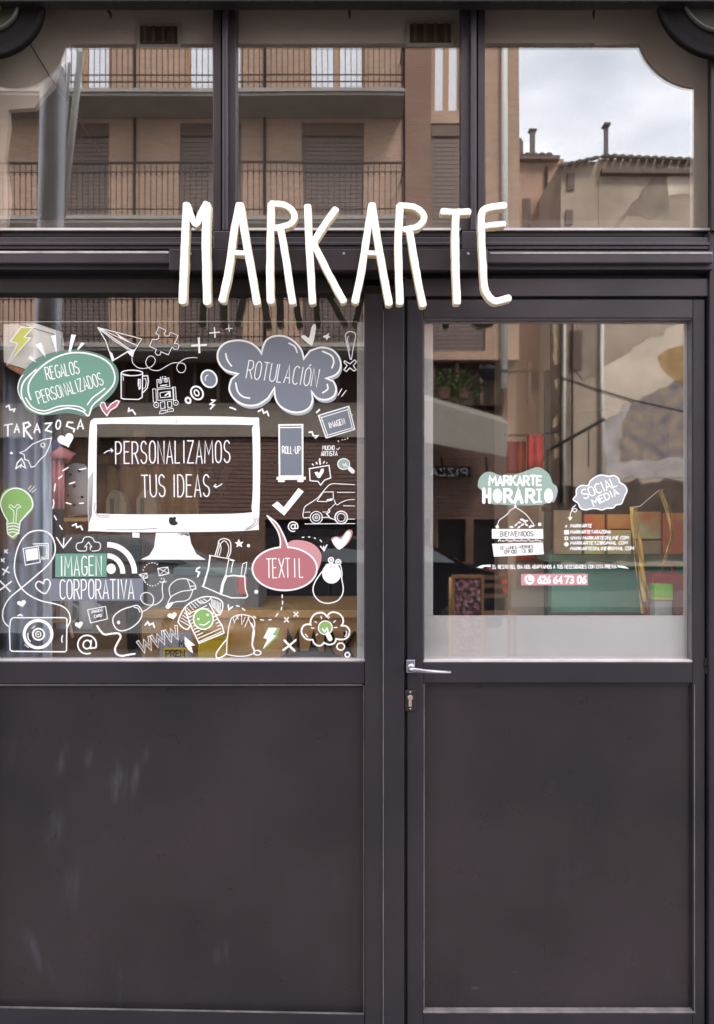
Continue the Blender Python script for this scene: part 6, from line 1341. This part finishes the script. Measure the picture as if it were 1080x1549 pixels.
def patch(name, m, pts, off, parent=b2, w=W2):
    bm = bmesh.new(); P0 = [R(*p, w) for p in pts]; P = []
    for i_, p_ in enumerate(P0):
        q_ = P0[(i_ + 1) % len(P0)]; m_ = max(1, int((q_ - p_).length / .22))
        for k_ in range(m_): P.append(p_.lerp(q_, k_ / m_) + (Vector((random.gauss(0, .045), 0, random.gauss(0, .045))) if k_ else Vector()))
    f = [bm.verts.new(p + Vector((0, off * .25, 0))) for p in P]; b = [bm.verts.new(p + Vector((0, .001, 0))) for p in P]; n = len(P); bm.faces.new(f); bm.faces.new(b[::-1])
    for i in range(n): bm.faces.new((f[i], b[i], b[(i + 1) % n], f[(i + 1) % n]))
    return finish(bm, name, m, parent)
DPL = mat('dark_old_plaster', (.20, .16, .125), .9, col2=(.33, .26, .20), vscale=1.6); LPL = mat('light_new_plaster', (.50, .41, .32), .9, col2=(.74, .61, .48), vscale=1.1); RUB = mat('rubble_stone', (.15, .135, .17), .95, col2=(.38, .29, .20), vscale=3.4, bump=.8)
patch('scar', DPL, [(1004, 245), (1012, 247), (935, 345), (927, 345)], .05); patch('plaster_patch', DPL, [(1005, 262), (1012, 256), (1012, 322), (985, 332), (945, 325)], .035); patch('plaster_patch', LPL, [(1012, 250), (1100, 250), (1100, 295), (1012, 295)], .04)
patch('plaster_patch', LPL, [(912, 556), (1060, 470), (1100, 455), (1100, 540), (1020, 576), (955, 608), (912, 640)], .06)
patch('plaster_patch', mat('pale_grey_plaster', (.34, .30, .28), .9, col2=(.52, .47, .45), vscale=1.5), [(912, 640), (955, 608), (940, 640), (935, 700), (1060, 690), (1060, 722), (915, 722)], .055)
patch('rubble_patch', RUB, [(956, 606), (1020, 577), (1045, 572), (1045, 692), (938, 698), (940, 640)], .03)
OST = mat('bare_ochre_rubble', (.30, .21, .12), .95, col2=(.52, .42, .28), vscale=5, bump=1.0)
for _p in ([(834, 486), (852, 486), (850, 520), (853, 548), (838, 552)], [(838, 575), (851, 570), (850, 600), (846, 640), (836, 648), (840, 610)], [(838, 655), (848, 652), (846, 690), (838, 694)]): patch('bare_stone_patch', OST, _p, .07)
patch('ochre_stone', mat('ochre_stone_', (.36, .23, .10), .9, var=.3, vscale=3), [(995, 540), (1012, 528), (1050, 520), (1050, 585), (1012, 568), (1000, 556)], .09)
patch('brown_band', DPL, [(872, 488), (910, 488), (911, 556), (882, 575), (870, 560)], .05); patch('lower_wall_band', mat('brown_old_wall', (.09, .065, .05), .9, var=.3, vscale=2), [(835, 735), (1100, 722), (1100, 850), (835, 850)], .06)  # lower band darkened and extended so its reflection lets the interior show
for x in (853, 865, 911, 848):
    bm = bmesh.new(); tube(bm, [R(x, 470, W2 - .12), R(x, 760, W2 - .12)], .035 if x != 911 else .06, 8); finish(bm, 'rainwater_pipe', WPV if x in (853, 911) else IRON, b2, True)
cb_ = empty('street_cable', R(940, 600, 16), 'black cable slung across the street, seen reflected in the door glass', 'cable')
bm = bmesh.new(); tube(bm, [R(845, 570, 18), R(900, 588, 16), R(960, 605, 14), R(1060, 628, 11)], .016, 6); finish(bm, 'cable_run', IRON, cb_, True)
bm = bmesh.new(); tube(bm, [R(845, 572, 18), R(900, 591, 16), R(960, 608, 14)], .012, 6); finish(bm, 'cable_run', IRON, cb_, True)
hr = empty('sloping_handrail', R(870, 660, 15), 'dark sloping handrail of an outside stair, seen reflected in the door glass', 'handrail')
bm = bmesh.new(); tube(bm, [R(828, 720, 15), R(828, 682, 15), R(870, 658, 15), R(914, 634, 15)], .035, 8); finish(bm, 'rail_tube', IRON, hr, True)
for x, y in ((850, 668), (890, 646)): bm = bmesh.new(); tube(bm, [R(x, y, 15), R(x, y + 60, 15)], .015, 6); finish(bm, 'rail_post', IRON, hr, True)
sl_ = empty('wall_lantern', R(720, 565, 14), 'dark wall lantern on a bracket over the bar, seen reflected in the door glass', 'lamp')
bm = bmesh.new(); tube(bm, [R(805, 560, 14), R(770, 562, 14), R(745, 558, 14)], .03, 6); finish(bm, 'bracket', IRON, sl_); bm = bmesh.new(); c = R(740, 560, 14); tube(bm, [c + Vector((0, 0, .12)), c, c - Vector((0, 0, .18))], [.05, .22, .14], 10); finish(bm, 'lantern_head', IRON, sl_)

# parked cars
def make_car(name, label, x, y, L, H, m):
    t = empty(name, (x, y, 0), label, 'car', 'cars parked across the street'); zg = -.13
    prof = [(0, .38), (.02, .62), (.05, .72), (.22, .80), (.36, 1.0), (.68, 1.0), (.86, .74), (.97, .68), (1, .42), (.98, .20), (.84, .17), (.16, .17), (.02, .20)]
    bm = bmesh.new(); W = 1.7; rows = []
    for sy, k in ((-W / 2, .0), (-W / 2 + .02, .0), (-W / 2 + .25, 0.0), (W / 2 - .25, 0.0), (W / 2 - .02, 0), (W / 2, 0)):
        e = abs(sy) / (W / 2); row = []
        for (u, h) in prof:
            ins = .16 if h > .8 and e > .6 else (.04 if e > .99 else 0); row.append(bm.verts.new((x + (u - .5) * L * (1 - .03 * e ** 4), y + (sy - math.copysign(ins, sy)), zg + h * H)))
        rows.append(row)
    n = len(prof)
    for r in range(len(rows) - 1):
        for k in range(n): bm.faces.new((rows[r][k], rows[r][(k + 1) % n], rows[r + 1][(k + 1) % n], rows[r + 1][k]))
    bm.faces.new(rows[0]); bm.faces.new(rows[-1][::-1]); o = finish(bm, 'body', m, t, True)
    md = o.modifiers.new('b', 'BEVEL'); md.width = .03; md.segments = 2; md.limit_method = 'ANGLE'
    GLC = mat('car_glass', (.02, .028, .03), .05, spec=.9)
    for sy in (-1, 1):
        for (u0, u1, u2, u3) in ((.26, .50, .48, .38), (.515, .80, .68, .515)):
            yy = y + sy * (W / 2 - .10); bm = bmesh.new(); Pw = [(u0, .80), (u1, .78), (u2, .96), (u3, .96)]
            f = [bm.verts.new((x + (u - .5) * L, yy + (0.09 if h < .9 else -.05) * sy, zg + h * H)) for u, h in Pw]; b = [bm.verts.new(v.co + Vector((0, -.03 * sy, 0))) for v in f]
            bm.faces.new(f); bm.faces.new(b[::-1]); [bm.faces.new((f[i], b[i], b[(i + 1) % 4], f[(i + 1) % 4])) for i in range(4)]; finish(bm, 'side_window', GLC, t)
        for u in (.17, .82):
            w = wpart('wheel', RUBBER, t, ((0, .001, 0, .001, 0, .001))); w.data.clear_geometry(); bm = bmesh.new(); c = Vector((x + (u - .5) * L, y + sy * (W / 2 - .08), zg + .31))
            tube(bm, [c - Vector((0, .1, 0)), c - Vector((0, .05, 0)), c + Vector((0, .05, 0)), c + Vector((0, .1, 0))], [.27, .31, .31, .27], 24); bm.to_mesh(w.data); bm.free()
            bm = bmesh.new(); tube(bm, [c - Vector((0, .105, 0)), c + Vector((0, .105, 0))], .19, 16); finish(bm, 'rim', STEEL, w)
        wpart('headlight', CURTN, t, (x - L / 2 + .0, x - L / 2 + .12, y + sy * .62 - .12, y + sy * .62 + .12, zg + .55 * H, zg + .66 * H), bev=.02)
        wpart('rear_light', RED, t, (x + L / 2 - .10, x + L / 2 + .0, y + sy * .64 - .1, y + sy * .64 + .1, zg + .5 * H, zg + .66 * H), bev=.02)
    return t
make_car('parked_car', 'grey hatchback parked across the street, seen reflected low in the display window', R(150, 800, 8.6).x, -8.6, 4.2, 1.46, mat('grey_car_paint', (.20, .21, .22), .25, metal=.4))
make_car('parked_car', 'black hatchback parked across the street behind the chalkboard', R(560, 800, 8.8).x, -8.8, 3.6, 1.44, mat('black_car_paint', (.012, .012, .016), .15))
